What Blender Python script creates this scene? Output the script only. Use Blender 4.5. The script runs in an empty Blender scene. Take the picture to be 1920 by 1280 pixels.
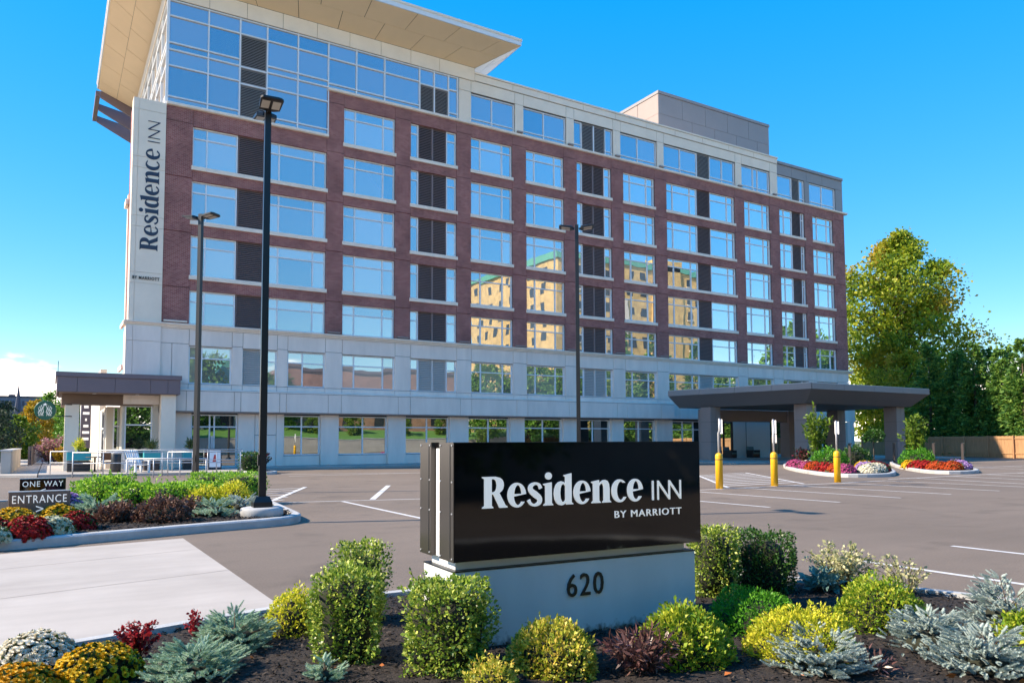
import bpy, math, random
import numpy as np
from mathutils import Vector, Matrix, geometry as mgeo

sc = bpy.context.scene
R_ = math.radians
rnd = random.Random(7)
YF = 45.42                      # plane of the hotel front

# ------------------------------------------------------------------ camera
cam_d = bpy.data.cameras.new('camera')
cam = bpy.data.objects.new('camera', cam_d)
sc.collection.objects.link(cam)
sc.camera = cam
cam_d.sensor_width = 36.0
cam_d.lens = 1423.77 / 1920 * 36
cam_d.shift_y = 99.3 / 1920
cam_d.clip_start = 0.1
cam_d.clip_end = 4000
_yaw, _pit, _rol = R_(31.2954), R_(3.5525), R_(-0.2529)
_f = Vector((math.sin(_yaw) * math.cos(_pit), math.cos(_yaw) * math.cos(_pit), math.sin(_pit)))
_r = Vector((math.cos(_yaw), -math.sin(_yaw), 0))
_u = _r.cross(_f)
_r2 = _r * math.cos(_rol) + _u * math.sin(_rol)
_u2 = -_r * math.sin(_rol) + _u * math.cos(_rol)
cam.matrix_world = Matrix(((_r2.x, _u2.x, -_f.x, 0), (_r2.y, _u2.y, -_f.y, 0), (_r2.z, _u2.z, -_f.z, 1.5), (0, 0, 0, 1)))

# ------------------------------------------------------------------ sky and sun
SUN_EL = 36.0
sun_to = Vector((-0.9317, 0.3632, 0)).normalized()          # horizontal direction towards the sun
world = bpy.data.worlds.new('World')
sc.world = world
world.use_nodes = True
wn, wl = world.node_tree.nodes, world.node_tree.links
wn.clear()
sky = wn.new('ShaderNodeTexSky')
sky.sky_type = 'NISHITA'
sky.sun_disc = False
sky.sun_elevation = R_(SUN_EL)
sky.sun_rotation = math.atan2(sun_to.x, sun_to.y)
sky.altitude = 100
sky.air_density = 1.0
sky.dust_density = 0.1
sky.ozone_density = 2.0
hsv = wn.new('ShaderNodeHueSaturation')
hsv.inputs['Hue'].default_value = 0.497
hsv.inputs['Saturation'].default_value = 1.47
hsv.inputs['Value'].default_value = 1.0
# even the brightness out a little across the dome, as the photograph's sky is
sb = wn.new('ShaderNodeSeparateColor'); wl.new(sky.outputs[0], sb.inputs[0])
dv = wn.new('ShaderNodeMath'); dv.operation = 'DIVIDE'; dv.inputs[1].default_value = 5.2; wl.new(sb.outputs['Blue'], dv.inputs[0])
pw = wn.new('ShaderNodeMath'); pw.operation = 'POWER'; pw.inputs[1].default_value = -0.72; wl.new(dv.outputs[0], pw.inputs[0])
vm = wn.new('ShaderNodeVectorMath'); vm.operation = 'SCALE'; wl.new(sky.outputs[0], vm.inputs[0]); wl.new(pw.outputs[0], vm.inputs['Scale'])
wl.new(vm.outputs[0], hsv.inputs['Color'])
tc = wn.new('ShaderNodeTexCoord')
mp = wn.new('ShaderNodeMapping')
mp.inputs['Scale'].default_value = (7, 7, 26)
wl.new(tc.outputs['Generated'], mp.inputs['Vector'])
cn = wn.new('ShaderNodeTexNoise')
cn.inputs['Scale'].default_value = 1.0
cn.inputs['Detail'].default_value = 7
cn.inputs['Roughness'].default_value = 0.55
wl.new(mp.outputs[0], cn.inputs['Vector'])
sx = wn.new('ShaderNodeSeparateXYZ')
wl.new(tc.outputs['Generated'], sx.inputs[0])
band = wn.new('ShaderNodeMapRange')
band.interpolation_type = 'SMOOTHSTEP'
band.inputs['From Min'].default_value = 0.145
band.inputs['From Max'].default_value = 0.03
band.inputs['To Min'].default_value = -0.28
band.inputs['To Max'].default_value = 0.32
wl.new(sx.outputs['Z'], band.inputs['Value'])
ad = wn.new('ShaderNodeMath'); ad.operation = 'ADD'
wl.new(cn.outputs['Fac'], ad.inputs[0]); wl.new(band.outputs[0], ad.inputs[1])
cr = wn.new('ShaderNodeMapRange'); cr.interpolation_type = 'SMOOTHSTEP'
cr.inputs['From Min'].default_value = 0.5
cr.inputs['From Max'].default_value = 0.72
wl.new(ad.outputs[0], cr.inputs['Value'])
mx = wn.new('ShaderNodeMixRGB')
mx.inputs['Color2'].default_value = (17.0, 14.8, 12.8, 1)  # low cloud band made overbright and warm to fill the shaded hotel front
wl.new(cr.outputs[0], mx.inputs['Fac'])
wl.new(hsv.outputs[0], mx.inputs['Color1'])
bg = wn.new('ShaderNodeBackground')
bg.inputs['Strength'].default_value = 0.098
wl.new(mx.outputs[0], bg.inputs['Color'])
wo = wn.new('ShaderNodeOutputWorld')
wl.new(bg.outputs[0], wo.inputs['Surface'])

sl = bpy.data.lights.new('sun', 'SUN')
sl.energy = 3.65
sl.angle = R_(0.53)
sl.color = (1.0, 0.85, 0.65)
sun = bpy.data.objects.new('sun', sl)
sc.collection.objects.link(sun)
_v = Vector((-sun_to.x * math.cos(R_(SUN_EL)), -sun_to.y * math.cos(R_(SUN_EL)), -math.sin(R_(SUN_EL))))
sun.rotation_euler = _v.to_track_quat('-Z', 'Y').to_euler()
sun.location = (0, 0, 60)

sc.view_settings.view_transform = 'Standard'
sc.view_settings.look = 'None'
sc.view_settings.gamma = 1.0
sc.view_settings.use_curve_mapping = False
sc.view_settings.exposure = 1.38
sc.render.engine = 'CYCLES'
sc.cycles.max_bounces = 6
sc.cycles.transparent_max_bounces = 6

# ------------------------------------------------------------------ helpers
COL = sc.collection

def setp(o, label=None, cat=None, group=None, kind=None):
    if label: o['label'] = label
    if cat: o['category'] = cat
    if group: o['group'] = group
    if kind: o['kind'] = kind
    return o

def thing(name, label, cat, loc=(0, 0, 0), rz=0.0, group=None):
    o = bpy.data.objects.new(name, None)
    o.empty_display_size = 0.2
    COL.objects.link(o)
    o.location = loc
    o.rotation_euler = (0, 0, rz)
    return setp(o, label, cat, group)

def inv_of(p):
    return (Matrix.Translation(p.location) @ p.rotation_euler.to_matrix().to_4x4()).inverted()

def link(name, me, m=None, parent=None, local=False):
    """link a mesh object; with local=False the mesh is in world coordinates"""
    o = bpy.data.objects.new(name, me)
    COL.objects.link(o)
    if m is not None:
        if len(me.materials) == 0: me.materials.append(m)
        else: me.materials[0] = m
    if parent is not None:
        o.parent = parent
        if not local and parent.parent is None and parent.type == 'EMPTY':
            o.matrix_parent_inverse = inv_of(parent)
    return o

def copy_tree(o, parent=None):
    c = o.copy()
    COL.objects.link(c)
    if parent is not None: c.parent = parent
    for ch in o.children: copy_tree(ch, c)
    return c

class MB:
    """collects simple shapes into one mesh"""
    def __init__(s): s.v = []; s.f = []; s.sm = []
    def add(s, vs, fs, smooth=False):
        b = len(s.v)
        s.v += [tuple(v) for v in vs]
        s.f += [tuple(b + i for i in f) for f in fs]
        s.sm += [smooth] * len(fs)
        return s
    def box(s, x0, x1, y0, y1, z0, z1):
        x0, x1 = min(x0, x1), max(x0, x1); y0, y1 = min(y0, y1), max(y0, y1); z0, z1 = min(z0, z1), max(z0, z1)
        return s.add([(x0, y0, z0), (x1, y0, z0), (x1, y1, z0), (x0, y1, z0), (x0, y0, z1), (x1, y0, z1), (x1, y1, z1), (x0, y1, z1)],
                     [(3, 2, 1, 0), (4, 5, 6, 7), (0, 1, 5, 4), (1, 2, 6, 5), (2, 3, 7, 6), (3, 0, 4, 7)])
    def cbox(s, x0, x1, y0, y1, z0, z1, c=0.01):
        """box whose front (low y) edges and top are chamfered"""
        return s.add([(x0 + c, y0, z0 + c), (x1 - c, y0, z0 + c), (x1 - c, y0, z1 - c), (x0 + c, y0, z1 - c),
                      (x0, y0 + c, z0), (x1, y0 + c, z0), (x1, y0 + c, z1), (x0, y0 + c, z1),
                      (x0, y1, z0), (x1, y1, z0), (x1, y1, z1), (x0, y1, z1)],
                     [(0, 1, 2, 3), (0, 4, 5, 1), (1, 5, 6, 2), (2, 6, 7, 3), (3, 7, 4, 0),
                      (4, 8, 9, 5), (5, 9, 10, 6), (6, 10, 11, 7), (7, 11, 8, 4), (9, 8, 11, 10)])
    def prism(s, pts, z0, z1, smooth=False):
        n = len(pts)
        vs = [(p[0], p[1], z0) for p in pts] + [(p[0], p[1], z1) for p in pts]
        fs = [tuple(range(n - 1, -1, -1)), tuple(range(n, 2 * n))]
        s.add(vs, fs)
        b = len(s.v) - 2 * n
        for i in range(n):
            j = (i + 1) % n
            s.f.append((b + i, b + j, b + n + j, b + n + i)); s.sm.append(smooth)
        return s
    def loft(s, rings, cap=True, smooth=True):
        n = len(rings[0]); b = len(s.v)
        for r in rings: s.v += [tuple(p) for p in r]
        for k in range(len(rings) - 1):
            for i in range(n):
                j = (i + 1) % n
                s.f.append((b + k * n + i, b + k * n + j, b + (k + 1) * n + j, b + (k + 1) * n + i)); s.sm.append(smooth)
        if cap:
            s.f.append(tuple(b + i for i in range(n - 1, -1, -1))); s.sm.append(False)
            e = b + (len(rings) - 1) * n
            s.f.append(tuple(e + i for i in range(n))); s.sm.append(False)
        return s
    def tube(s, path, rad, n=8, cap=True, smooth=True):
        path = [Vector(p) for p in path]
        if not hasattr(rad, '__len__'): rad = [rad] * len(path)
        rings = []
        for i, p in enumerate(path):
            d = (path[min(i + 1, len(path) - 1)] - path[max(i - 1, 0)]).normalized()
            a = Vector((0, 0, 1)) if abs(d.z) < 0.9 else Vector((1, 0, 0))
            u = d.cross(a).normalized(); w = u.cross(d)
            rings.append([p + (u * math.cos(2 * math.pi * k / n) + w * math.sin(2 * math.pi * k / n)) * rad[i] for k in range(n)])
        return s.loft(rings, cap, smooth)
    def lathe(s, prof, c=(0, 0, 0), n=20, smooth=True):
        rings = [[(c[0] + r * math.cos(2 * math.pi * k / n), c[1] + r * math.sin(2 * math.pi * k / n), c[2] + z) for k in range(n)] for r, z in prof]
        return s.loft(rings, True, smooth)
    def bar(s, a, b, w, h):
        """rectangular bar from a to b, w wide across, h high"""
        a, b = Vector(a), Vector(b)
        d = (b - a).normalized()
        up = Vector((0, 0, 1)) if abs(d.z) < 0.95 else Vector((0, 1, 0))
        u = d.cross(up).normalized(); t = u.cross(d)
        r = lambda p: [p - u * w / 2 - t * h / 2, p + u * w / 2 - t * h / 2, p + u * w / 2 + t * h / 2, p - u * w / 2 + t * h / 2]
        return s.loft([r(a), r(b)], True, False)
    def mesh(s, name='m'):
        me = bpy.data.meshes.new(name)
        me.from_pydata(s.v, [], s.f)
        if any(s.sm): me.polygons.foreach_set('use_smooth', s.sm)
        me.update()
        return me
    def build(s, name, m, parent=None, local=False):
        return link(name, s.mesh(name), m, parent, local)

def np_mesh(name, V, F, smooth=False):
    """fast mesh from numpy arrays, F is (n,3) or (n,4)"""
    V = np.asarray(V, dtype=np.float32); F = np.asarray(F, dtype=np.int32)
    me = bpy.data.meshes.new(name)
    k = F.shape[1]
    me.vertices.add(len(V)); me.loops.add(F.size); me.polygons.add(len(F))
    me.vertices.foreach_set('co', V.ravel())
    me.loops.foreach_set('vertex_index', F.ravel())
    me.polygons.foreach_set('loop_start', np.arange(0, F.size, k, dtype=np.int32))
    me.polygons.foreach_set('loop_total', np.full(len(F), k, dtype=np.int32))
    if smooth: me.polygons.foreach_set('use_smooth', np.ones(len(F), dtype=bool))
    me.update(calc_edges=True)
    return me

# ------------------------------------------------------------------ materials
MATS = {}
def newmat(name):
    m = bpy.data.materials.new(name); m.use_nodes = True
    MATS[name] = m
    nt = m.node_tree
    return m, nt.nodes, nt.links, nt.nodes['Principled BSDF']

def pbr(name, col, rough=0.6, metal=0.0, var=0.0, scale=3.0, bump=0.0, bscale=60.0, spec=0.5, col2=None, detail=6, coat=0.0, stretch=None):
    m, N, L, P = newmat(name)
    P.inputs['Roughness'].default_value = rough
    P.inputs['Metallic'].default_value = metal
    P.inputs['Specular IOR Level'].default_value = spec
    P.inputs['Coat Weight'].default_value = coat
    c = tuple(col) + (1,)
    P.inputs['Base Color'].default_value = c
    if var or col2 or bump:
        geo = N.new('ShaderNodeNewGeometry')
        src = geo.outputs['Position']
        if stretch:
            mpn = N.new('ShaderNodeMapping'); mpn.inputs['Scale'].default_value = stretch
            L.new(src, mpn.inputs['Vector']); src = mpn.outputs[0]
    if var or col2:
        n = N.new('ShaderNodeTexNoise'); n.inputs['Scale'].default_value = scale; n.inputs['Detail'].default_value = detail
        n.inputs['Roughness'].default_value = 0.65
        L.new(src, n.inputs['Vector'])
        ramp = N.new('ShaderNodeValToRGB')
        ramp.color_ramp.elements[0].position = 0.3; ramp.color_ramp.elements[1].position = 0.7
        a = col if col2 else tuple(max(0, x * (1 - var)) for x in col)
        b = col2 if col2 else tuple(min(1, x * (1 + var)) for x in col)
        ramp.color_ramp.elements[0].color = tuple(a) + (1,); ramp.color_ramp.elements[1].color = tuple(b) + (1,)
        L.new(n.outputs['Fac'], ramp.inputs['Fac']); L.new(ramp.outputs[0], P.inputs['Base Color'])
    if bump:
        n2 = N.new('ShaderNodeTexNoise'); n2.inputs['Scale'].default_value = bscale; n2.inputs['Detail'].default_value = 4
        L.new(src, n2.inputs['Vector'])
        bn = N.new('ShaderNodeBump'); bn.inputs['Strength'].default_value = bump; bn.inputs['Distance'].default_value = 0.02
        L.new(n2.outputs['Fac'], bn.inputs['Height']); L.new(bn.outputs[0], P.inputs['Normal'])
    return m

def leafmat(name, cols, transl=0.3, rough=0.5, patch=None, spec=0.4):
    """each leaf takes its own colour; patch=(scale, colour ramp) blends in patches"""
    m, N, L, P = newmat(name)
    geo = N.new('ShaderNodeNewGeometry')
    ramp = N.new('ShaderNodeValToRGB')
    els = ramp.color_ramp.elements
    while len(els) < len(cols): els.new(0.5)
    for i, c in enumerate(cols):
        els[i].position = i / (len(cols) - 1); els[i].color = tuple(c) + (1,)
    L.new(geo.outputs['Random Per Island'], ramp.inputs['Fac'])
    out = ramp.outputs[0]
    if patch:
        scl, pc, lo, hi = patch
        n = N.new('ShaderNodeTexNoise'); n.inputs['Scale'].default_value = scl; n.inputs['Detail'].default_value = 3
        L.new(geo.outputs['Position'], n.inputs['Vector'])
        mr = N.new('ShaderNodeMapRange'); mr.inputs['From Min'].default_value = lo; mr.inputs['From Max'].default_value = hi
        L.new(n.outputs['Fac'], mr.inputs['Value'])
        mxn = N.new('ShaderNodeMixRGB'); mxn.inputs['Color2'].default_value = tuple(pc) + (1,)
        L.new(mr.outputs[0], mxn.inputs['Fac']); L.new(out, mxn.inputs['Color1']); out = mxn.outputs[0]
    L.new(out, P.inputs['Base Color'])
    P.inputs['Roughness'].default_value = rough
    P.inputs['Specular IOR Level'].default_value = spec
    if transl:
        t = N.new('ShaderNodeBsdfTranslucent'); L.new(out, t.inputs['Color'])
        ms = N.new('ShaderNodeMixShader'); ms.inputs['Fac'].default_value = transl
        L.new(P.outputs[0], ms.inputs[1]); L.new(t.outputs[0], ms.inputs[2])
        L.new(ms.outputs[0], N['Material Output'].inputs['Surface'])
    return m

def glassmat(name, r0=0.5, r1=0.9, tint=(0.9, 0.9, 0.9), dark=(0.06, 0.06, 0.06), light=(0.5, 0.46, 0.41), wave=0.05, wscale=0.45):
    """coated glass: mirrors more the flatter one looks along it; behind it a dark room or a drawn curtain"""
    m, N, L, P = newmat(name)
    N.remove(P)
    g = N.new('ShaderNodeBsdfGlossy'); g.inputs['Roughness'].default_value = 0.0; g.inputs['Color'].default_value = tuple(tint) + (1,)
    d = N.new('ShaderNodeBsdfDiffuse')
    oi = N.new('ShaderNodeObjectInfo'); geo = N.new('ShaderNodeNewGeometry')
    ad_ = N.new('ShaderNodeMath'); ad_.operation = 'ADD'; L.new(oi.outputs['Random'], ad_.inputs[0]); L.new(geo.outputs['Random Per Island'], ad_.inputs[1])
    fr = N.new('ShaderNodeMath'); fr.operation = 'FRACT'; L.new(ad_.outputs[0], fr.inputs[0])
    rp = N.new('ShaderNodeValToRGB'); rp.color_ramp.elements[0].color = tuple(dark) + (1,); rp.color_ramp.elements[1].color = tuple(light) + (1,)
    rp.color_ramp.elements[0].position = 0.05; rp.color_ramp.elements[1].position = 0.6
    L.new(fr.outputs[0], rp.inputs['Fac'])
    L.new(rp.outputs[0], d.inputs['Color'])
    lw = N.new('ShaderNodeLayerWeight'); lw.inputs['Blend'].default_value = 0.5
    mr = N.new('ShaderNodeMapRange'); mr.inputs['From Max'].default_value = 0.45; mr.inputs['To Min'].default_value = r0; mr.inputs['To Max'].default_value = r1
    L.new(lw.outputs['Facing'], mr.inputs['Value'])
    ms = N.new('ShaderNodeMixShader'); L.new(mr.outputs[0], ms.inputs['Fac'])
    L.new(d.outputs[0], ms.inputs[1]); L.new(g.outputs[0], ms.inputs[2])
    L.new(ms.outputs[0], N['Material Output'].inputs['Surface'])
    n = N.new('ShaderNodeTexNoise'); n.inputs['Scale'].default_value = wscale; n.inputs['Detail'].default_value = 1.5
    L.new(geo.outputs['Position'], n.inputs['Vector'])
    b = N.new('ShaderNodeBump'); b.inputs['Strength'].default_value = wave; b.inputs['Distance'].default_value = 0.1
    L.new(n.outputs['Fac'], b.inputs['Height']); L.new(b.outputs[0], g.inputs['Normal'])
    return m

def brickmat(name, c1, c2, mortar, bw=0.203, rh=0.068, ms=0.007, bump=0.5):
    m, N, L, P = newmat(name)
    geo = N.new('ShaderNodeNewGeometry'); s = N.new('ShaderNodeSeparateXYZ'); L.new(geo.outputs['Position'], s.inputs[0])
    a = N.new('ShaderNodeMath'); a.operation = 'ADD'; L.new(s.outputs['X'], a.inputs[0]); L.new(s.outputs['Y'], a.inputs[1])
    c = N.new('ShaderNodeCombineXYZ'); L.new(a.outputs[0], c.inputs['X']); L.new(s.outputs['Z'], c.inputs['Y'])
    b = N.new('ShaderNodeTexBrick')
    b.inputs['Scale'].default_value = 1.0; b.inputs['Brick Width'].default_value = bw; b.inputs['Row Height'].default_value = rh
    b.inputs['Mortar Size'].default_value = ms; b.inputs['Mortar Smooth'].default_value = 0.1; b.inputs['Bias'].default_value = 0.0
    b.inputs['Color1'].default_value = tuple(c1) + (1,); b.inputs['Color2'].default_value = tuple(c2) + (1,); b.inputs['Mortar'].default_value = tuple(mortar) + (1,)
    L.new(c.outputs[0], b.inputs['Vector'])
    n = N.new('ShaderNodeTexNoise'); n.inputs['Scale'].default_value = 0.9; n.inputs['Detail'].default_value = 8
    L.new(geo.outputs['Position'], n.inputs['Vector'])
    mr = N.new('ShaderNodeMapRange'); mr.inputs['From Min'].default_value = 0.3; mr.inputs['From Max'].default_value = 0.7
    mr.inputs['To Min'].default_value = 0.78; mr.inputs['To Max'].default_value = 1.22
    L.new(n.outputs['Fac'], mr.inputs['Value'])
    mu = N.new('ShaderNodeMixRGB'); mu.blend_type = 'MULTIPLY'; mu.inputs['Fac'].default_value = 1.0
    L.new(b.outputs['Color'], mu.inputs['Color1']); L.new(mr.outputs[0], mu.inputs['Color2'])
    L.new(mu.outputs[0], P.inputs['Base Color'])
    P.inputs['Roughness'].default_value = 0.85
    bp = N.new('ShaderNodeBump'); bp.invert = True; bp.inputs['Strength'].default_value = bump; bp.inputs['Distance'].default_value = 0.01
    L.new(b.outputs['Fac'], bp.inputs['Height']); L.new(bp.outputs[0], P.inputs['Normal'])
    return m

brickmat('brick', (0.21, 0.048, 0.048), (0.33, 0.115, 0.098), (0.40, 0.29, 0.25))
brickmat('brick_tan', (0.36, 0.16, 0.09), (0.42, 0.21, 0.13), (0.4, 0.33, 0.27))
brickmat('brick_yellow', (0.56, 0.36, 0.10), (0.64, 0.43, 0.15), (0.5, 0.42, 0.3))
pbr('stone', (0.83, 0.715, 0.625), 0.75, var=0.07, scale=0.9, bump=0.12, bscale=40, stretch=(1.6, 1.6, .45))
pbr('stone_warm', (0.83, 0.715, 0.58), 0.75, var=0.06, scale=0.8, bump=0.12, bscale=40)
pbr('stone_trim', (0.83, 0.715, 0.60), 0.75, var=0.08, scale=1.5, bump=0.15, bscale=30)
pbr('joint', (0.10, 0.095, 0.095), 0.9)
pbr('white_metal', (0.74, 0.76, 0.78), 0.4, spec=0.5)
pbr('grey_metal_panel', (0.27, 0.25, 0.245), 0.45, var=0.05, scale=0.6, metal=0.0)
pbr('grey_metal_dark', (0.15, 0.14, 0.14), 0.5, var=0.05, scale=0.6)
pbr('taupe_panel', (0.30, 0.235, 0.21), 0.5, var=0.05, scale=0.6)
pbr('purple_panel', (0.185, 0.135, 0.145), 0.45, var=0.06, scale=0.8)
pbr('soffit_tan', (0.86, 0.66, 0.43), 0.6, var=0.04, scale=0.5)
pbr('soffit_brown', (0.17, 0.115, 0.085), 0.6, var=0.06, scale=0.8)
pbr('louver_dark', (0.19, 0.135, 0.13), 0.5)
pbr('louver_grey', (0.60, 0.56, 0.53), 0.5)
pbr('louver_mid', (0.30, 0.28, 0.27), 0.5)
pbr('louver_back', (0.012, 0.011, 0.012), 0.8)
glassmat('glass', 0.44, 0.90, (0.90, 0.90, 0.90), (0.22, 0.21, 0.20), (0.62, 0.56, 0.48), 0.06, 0.4)
glassmat('glass_top', 0.42, 0.72, (0.78, 0.80, 0.84), (0.18, 0.18, 0.18), (0.36, 0.33, 0.30), 0.02, 0.5)
glassmat('glass_ground', 0.55, 0.85, (0.82, 0.88, 0.86), (0.012, 0.014, 0.014), (0.05, 0.05, 0.048), 0.025, 0.5)
pbr('asphalt', (0.170, 0.130, 0.101), 0.9, col2=(0.212, 0.164, 0.129), scale=0.22, bump=0.55, bscale=160, detail=10)
pbr('concrete', (0.39, 0.345, 0.305), 0.85, col2=(0.46, 0.412, 0.368), scale=0.9, bump=0.15, bscale=90, detail=9)
pbr('kerb', (0.40, 0.40, 0.40), 0.85, col2=(0.54, 0.535, 0.52), scale=3.0, bump=0.3, bscale=50, detail=9)
pbr('sidewalk', (0.40, 0.36, 0.32), 0.9, col2=(0.48, 0.44, 0.39), scale=0.8, bump=0.2, bscale=60)
pbr('paint', (0.72, 0.71, 0.70), 0.75, col2=(0.52, 0.50, 0.49), scale=9.0, detail=9)
pbr('mulch', (0.010, 0.007, 0.006), 0.95, col2=(0.034, 0.024, 0.019), scale=26.0, bump=1.0, bscale=45, detail=8)
pbr('earth', (0.12, 0.13, 0.06), 0.95, var=0.2, scale=0.1)
pbr('pole_black', (0.012, 0.011, 0.012), 0.35, spec=0.5)
pbr('lamp_lens', (0.60, 0.55, 0.47), 0.3)
pbr('sign_black', (0.006, 0.005, 0.005), 0.05, spec=0.6)
pbr('sign_alu', (0.075, 0.067, 0.062), 0.32, metal=0.7)
pbr('sign_white', (0.80, 0.80, 0.80), 0.5)
pbr('sign_base', (0.66, 0.67, 0.68), 0.6, var=0.03, scale=2, bump=0.06, bscale=120)
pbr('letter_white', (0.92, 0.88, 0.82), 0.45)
_lp = MATS['letter_white'].node_tree.nodes['Principled BSDF']      # faint glow added to brighten all white lettering, banner print and emblem
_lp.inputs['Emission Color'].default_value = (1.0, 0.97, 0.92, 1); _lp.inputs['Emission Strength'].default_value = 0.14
pbr('letter_navy', (0.010, 0.026, 0.060), 0.4)
pbr('letter_black', (0.012, 0.014, 0.018), 0.4)
pbr('sign_brown', (0.16, 0.108, 0.088), 0.45)
pbr('galv', (0.55, 0.55, 0.56), 0.45, metal=0.35)
pbr('bollard_yellow', (0.78, 0.42, 0.010), 0.4, var=0.05, scale=6)
pbr('teal', (0.03, 0.33, 0.36), 0.5)
pbr('wood_brown', (0.19, 0.075, 0.03), 0.6, var=0.2, scale=6)
pbr('wood_dark', (0.055, 0.04, 0.034), 0.65, var=0.2, scale=6)
pbr('fence_wood', (0.42, 0.23, 0.11), 0.8, var=0.22, scale=2.0, stretch=(6, 6, 0.6))
pbr('fence_grey', (0.14, 0.12, 0.125), 0.85, var=0.3, scale=3.0, stretch=(6, 6, 0.6))
pbr('black_metal', (0.02, 0.02, 0.022), 0.4)
pbr('cushion', (0.10, 0.16, 0.155), 0.9)
pbr('bark', (0.085, 0.062, 0.045), 0.9, var=0.3, scale=8, bump=0.6, bscale=20)
pbr('twig', (0.07, 0.045, 0.028), 0.9)
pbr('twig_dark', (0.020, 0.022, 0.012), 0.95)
pbr('far_stone', (0.115, 0.15, 0.22), 0.9, var=0.06, scale=0.05)  # blue-grey tint stands in for distance haze and shade
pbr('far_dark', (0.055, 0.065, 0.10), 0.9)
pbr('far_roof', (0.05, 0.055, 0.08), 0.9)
pbr('copper_green', (0.10, 0.36, 0.27), 0.6, var=0.15, scale=0.6)
pbr('cream', (0.62, 0.56, 0.47), 0.8, var=0.04, scale=0.6)
pbr('dark_window', (0.03, 0.035, 0.04), 0.15)
pbr('lawn', (0.07, 0.16, 0.02), 0.95, col2=(0.11, 0.24, 0.035), scale=1.2, bump=0.6, bscale=25)
pbr('banner', (0.085, 0.07, 0.095), 0.6)
pbr('green_disc', (0.0, 0.10, 0.055), 0.4)
pbr('dead_leaf', (0.42, 0.12, 0.02), 0.8, var=0.4, scale=9)
def wear(m, parts):
    """multiply a material's colour by patches, stains and streaks: (scale, stretch, lo, hi, dark, light)"""
    N, L = m.node_tree.nodes, m.node_tree.links; P = N['Principled BSDF']
    src = P.inputs['Base Color'].links[0].from_socket
    geo = N.new('ShaderNodeNewGeometry')
    for sc_, st, lo, hi, a, b in parts:
        mpn = N.new('ShaderNodeMapping'); mpn.inputs['Scale'].default_value = st; mpn.inputs['Rotation'].default_value = (0, 0, .35)
        L.new(geo.outputs['Position'], mpn.inputs['Vector'])
        n = N.new('ShaderNodeTexNoise'); n.inputs['Scale'].default_value = sc_; n.inputs['Detail'].default_value = 5; L.new(mpn.outputs[0], n.inputs['Vector'])
        mr = N.new('ShaderNodeMapRange'); mr.inputs['From Min'].default_value = lo; mr.inputs['From Max'].default_value = hi; mr.inputs['To Min'].default_value = a; mr.inputs['To Max'].default_value = b
        L.new(n.outputs['Fac'], mr.inputs['Value'])
        mu = N.new('ShaderNodeMixRGB'); mu.blend_type = 'MULTIPLY'; mu.inputs['Fac'].default_value = 1
        L.new(src, mu.inputs['Color1']); L.new(mr.outputs[0], mu.inputs['Color2']); src = mu.outputs[0]
    L.new(src, P.inputs['Base Color'])
wear(MATS['asphalt'], [(.9, (1, 1, 1), .32, .43, .80, 1.0), (1.6, (.12, 1.5, 1), .35, .65, .955, 1.03), (.12, (1, 1, 1), .4, .6, .93, 1.05), (45, (1, 1, 1), .3, .7, .85, 1.15)])
wear(MATS['concrete'], [(.5, (1, 1, 1), .3, .6, .90, 1.03), (2.2, (.2, 1.6, 1), .35, .6, .95, 1.03)])
wear(MATS['kerb'], [(1.6, (1, 1, 1), .32, .5, .78, 1.0)])
# soil splashed up the foot of the sign base
_m = MATS['sign_base']; _N, _L = _m.node_tree.nodes, _m.node_tree.links; _P = _N['Principled BSDF']
_g = _N.new('ShaderNodeNewGeometry'); _s = _N.new('ShaderNodeSeparateXYZ'); _L.new(_g.outputs['Position'], _s.inputs[0])
_n = _N.new('ShaderNodeTexNoise'); _n.inputs['Scale'].default_value = 22; _n.inputs['Detail'].default_value = 8; _L.new(_g.outputs['Position'], _n.inputs['Vector'])
_a = _N.new('ShaderNodeMath'); _a.operation = 'MULTIPLY_ADD'; _a.inputs[1].default_value = -4.2; _L.new(_s.outputs['Z'], _a.inputs[0]); _L.new(_n.outputs['Fac'], _a.inputs[2])
_r = _N.new('ShaderNodeMapRange'); _r.inputs['From Min'].default_value = .02; _r.inputs['From Max'].default_value = .35; _L.new(_a.outputs[0], _r.inputs['Value'])
_x = _N.new('ShaderNodeMixRGB'); _x.inputs['Color2'].default_value = (.16, .125, .10, 1); _L.new(_r.outputs[0], _x.inputs['Fac']); _L.new(_P.inputs['Base Color'].links[0].from_socket, _x.inputs['Color1']); _L.new(_x.outputs[0], _P.inputs['Base Color'])
wear(MATS['sign_base'], [(1.2, (2.5, 2.5, .5), .35, .6, .94, 1.02)])
wear(MATS['stone'], [(.7, (2.2, 2.2, .22), .36, .58, .965, 1.015)])
wear(MATS['sidewalk'], [(.6, (1, 1, 1), .35, .6, .85, 1.03)])
M = MATS
# ------------------------------------------------------------------ ground
def sheet(name, pts, z, m, parent=None, kind='structure'):
    tri = mgeo.tessellate_polygon([[Vector((p[0], p[1], 0)) for p in pts]])
    me = bpy.data.meshes.new(name)
    fs = []
    for t in tri:
        a, b, c = (Vector(pts[i] + (0,)) for i in t)
        fs.append(t if (b - a).cross(c - a).z > 0 else (t[2], t[1], t[0]))
    me.from_pydata([(p[0], p[1], z) for p in pts], [], fs); me.update()
    o = link(name, me, m, parent)
    if parent is None and kind: o['kind'] = kind
    return o

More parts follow.
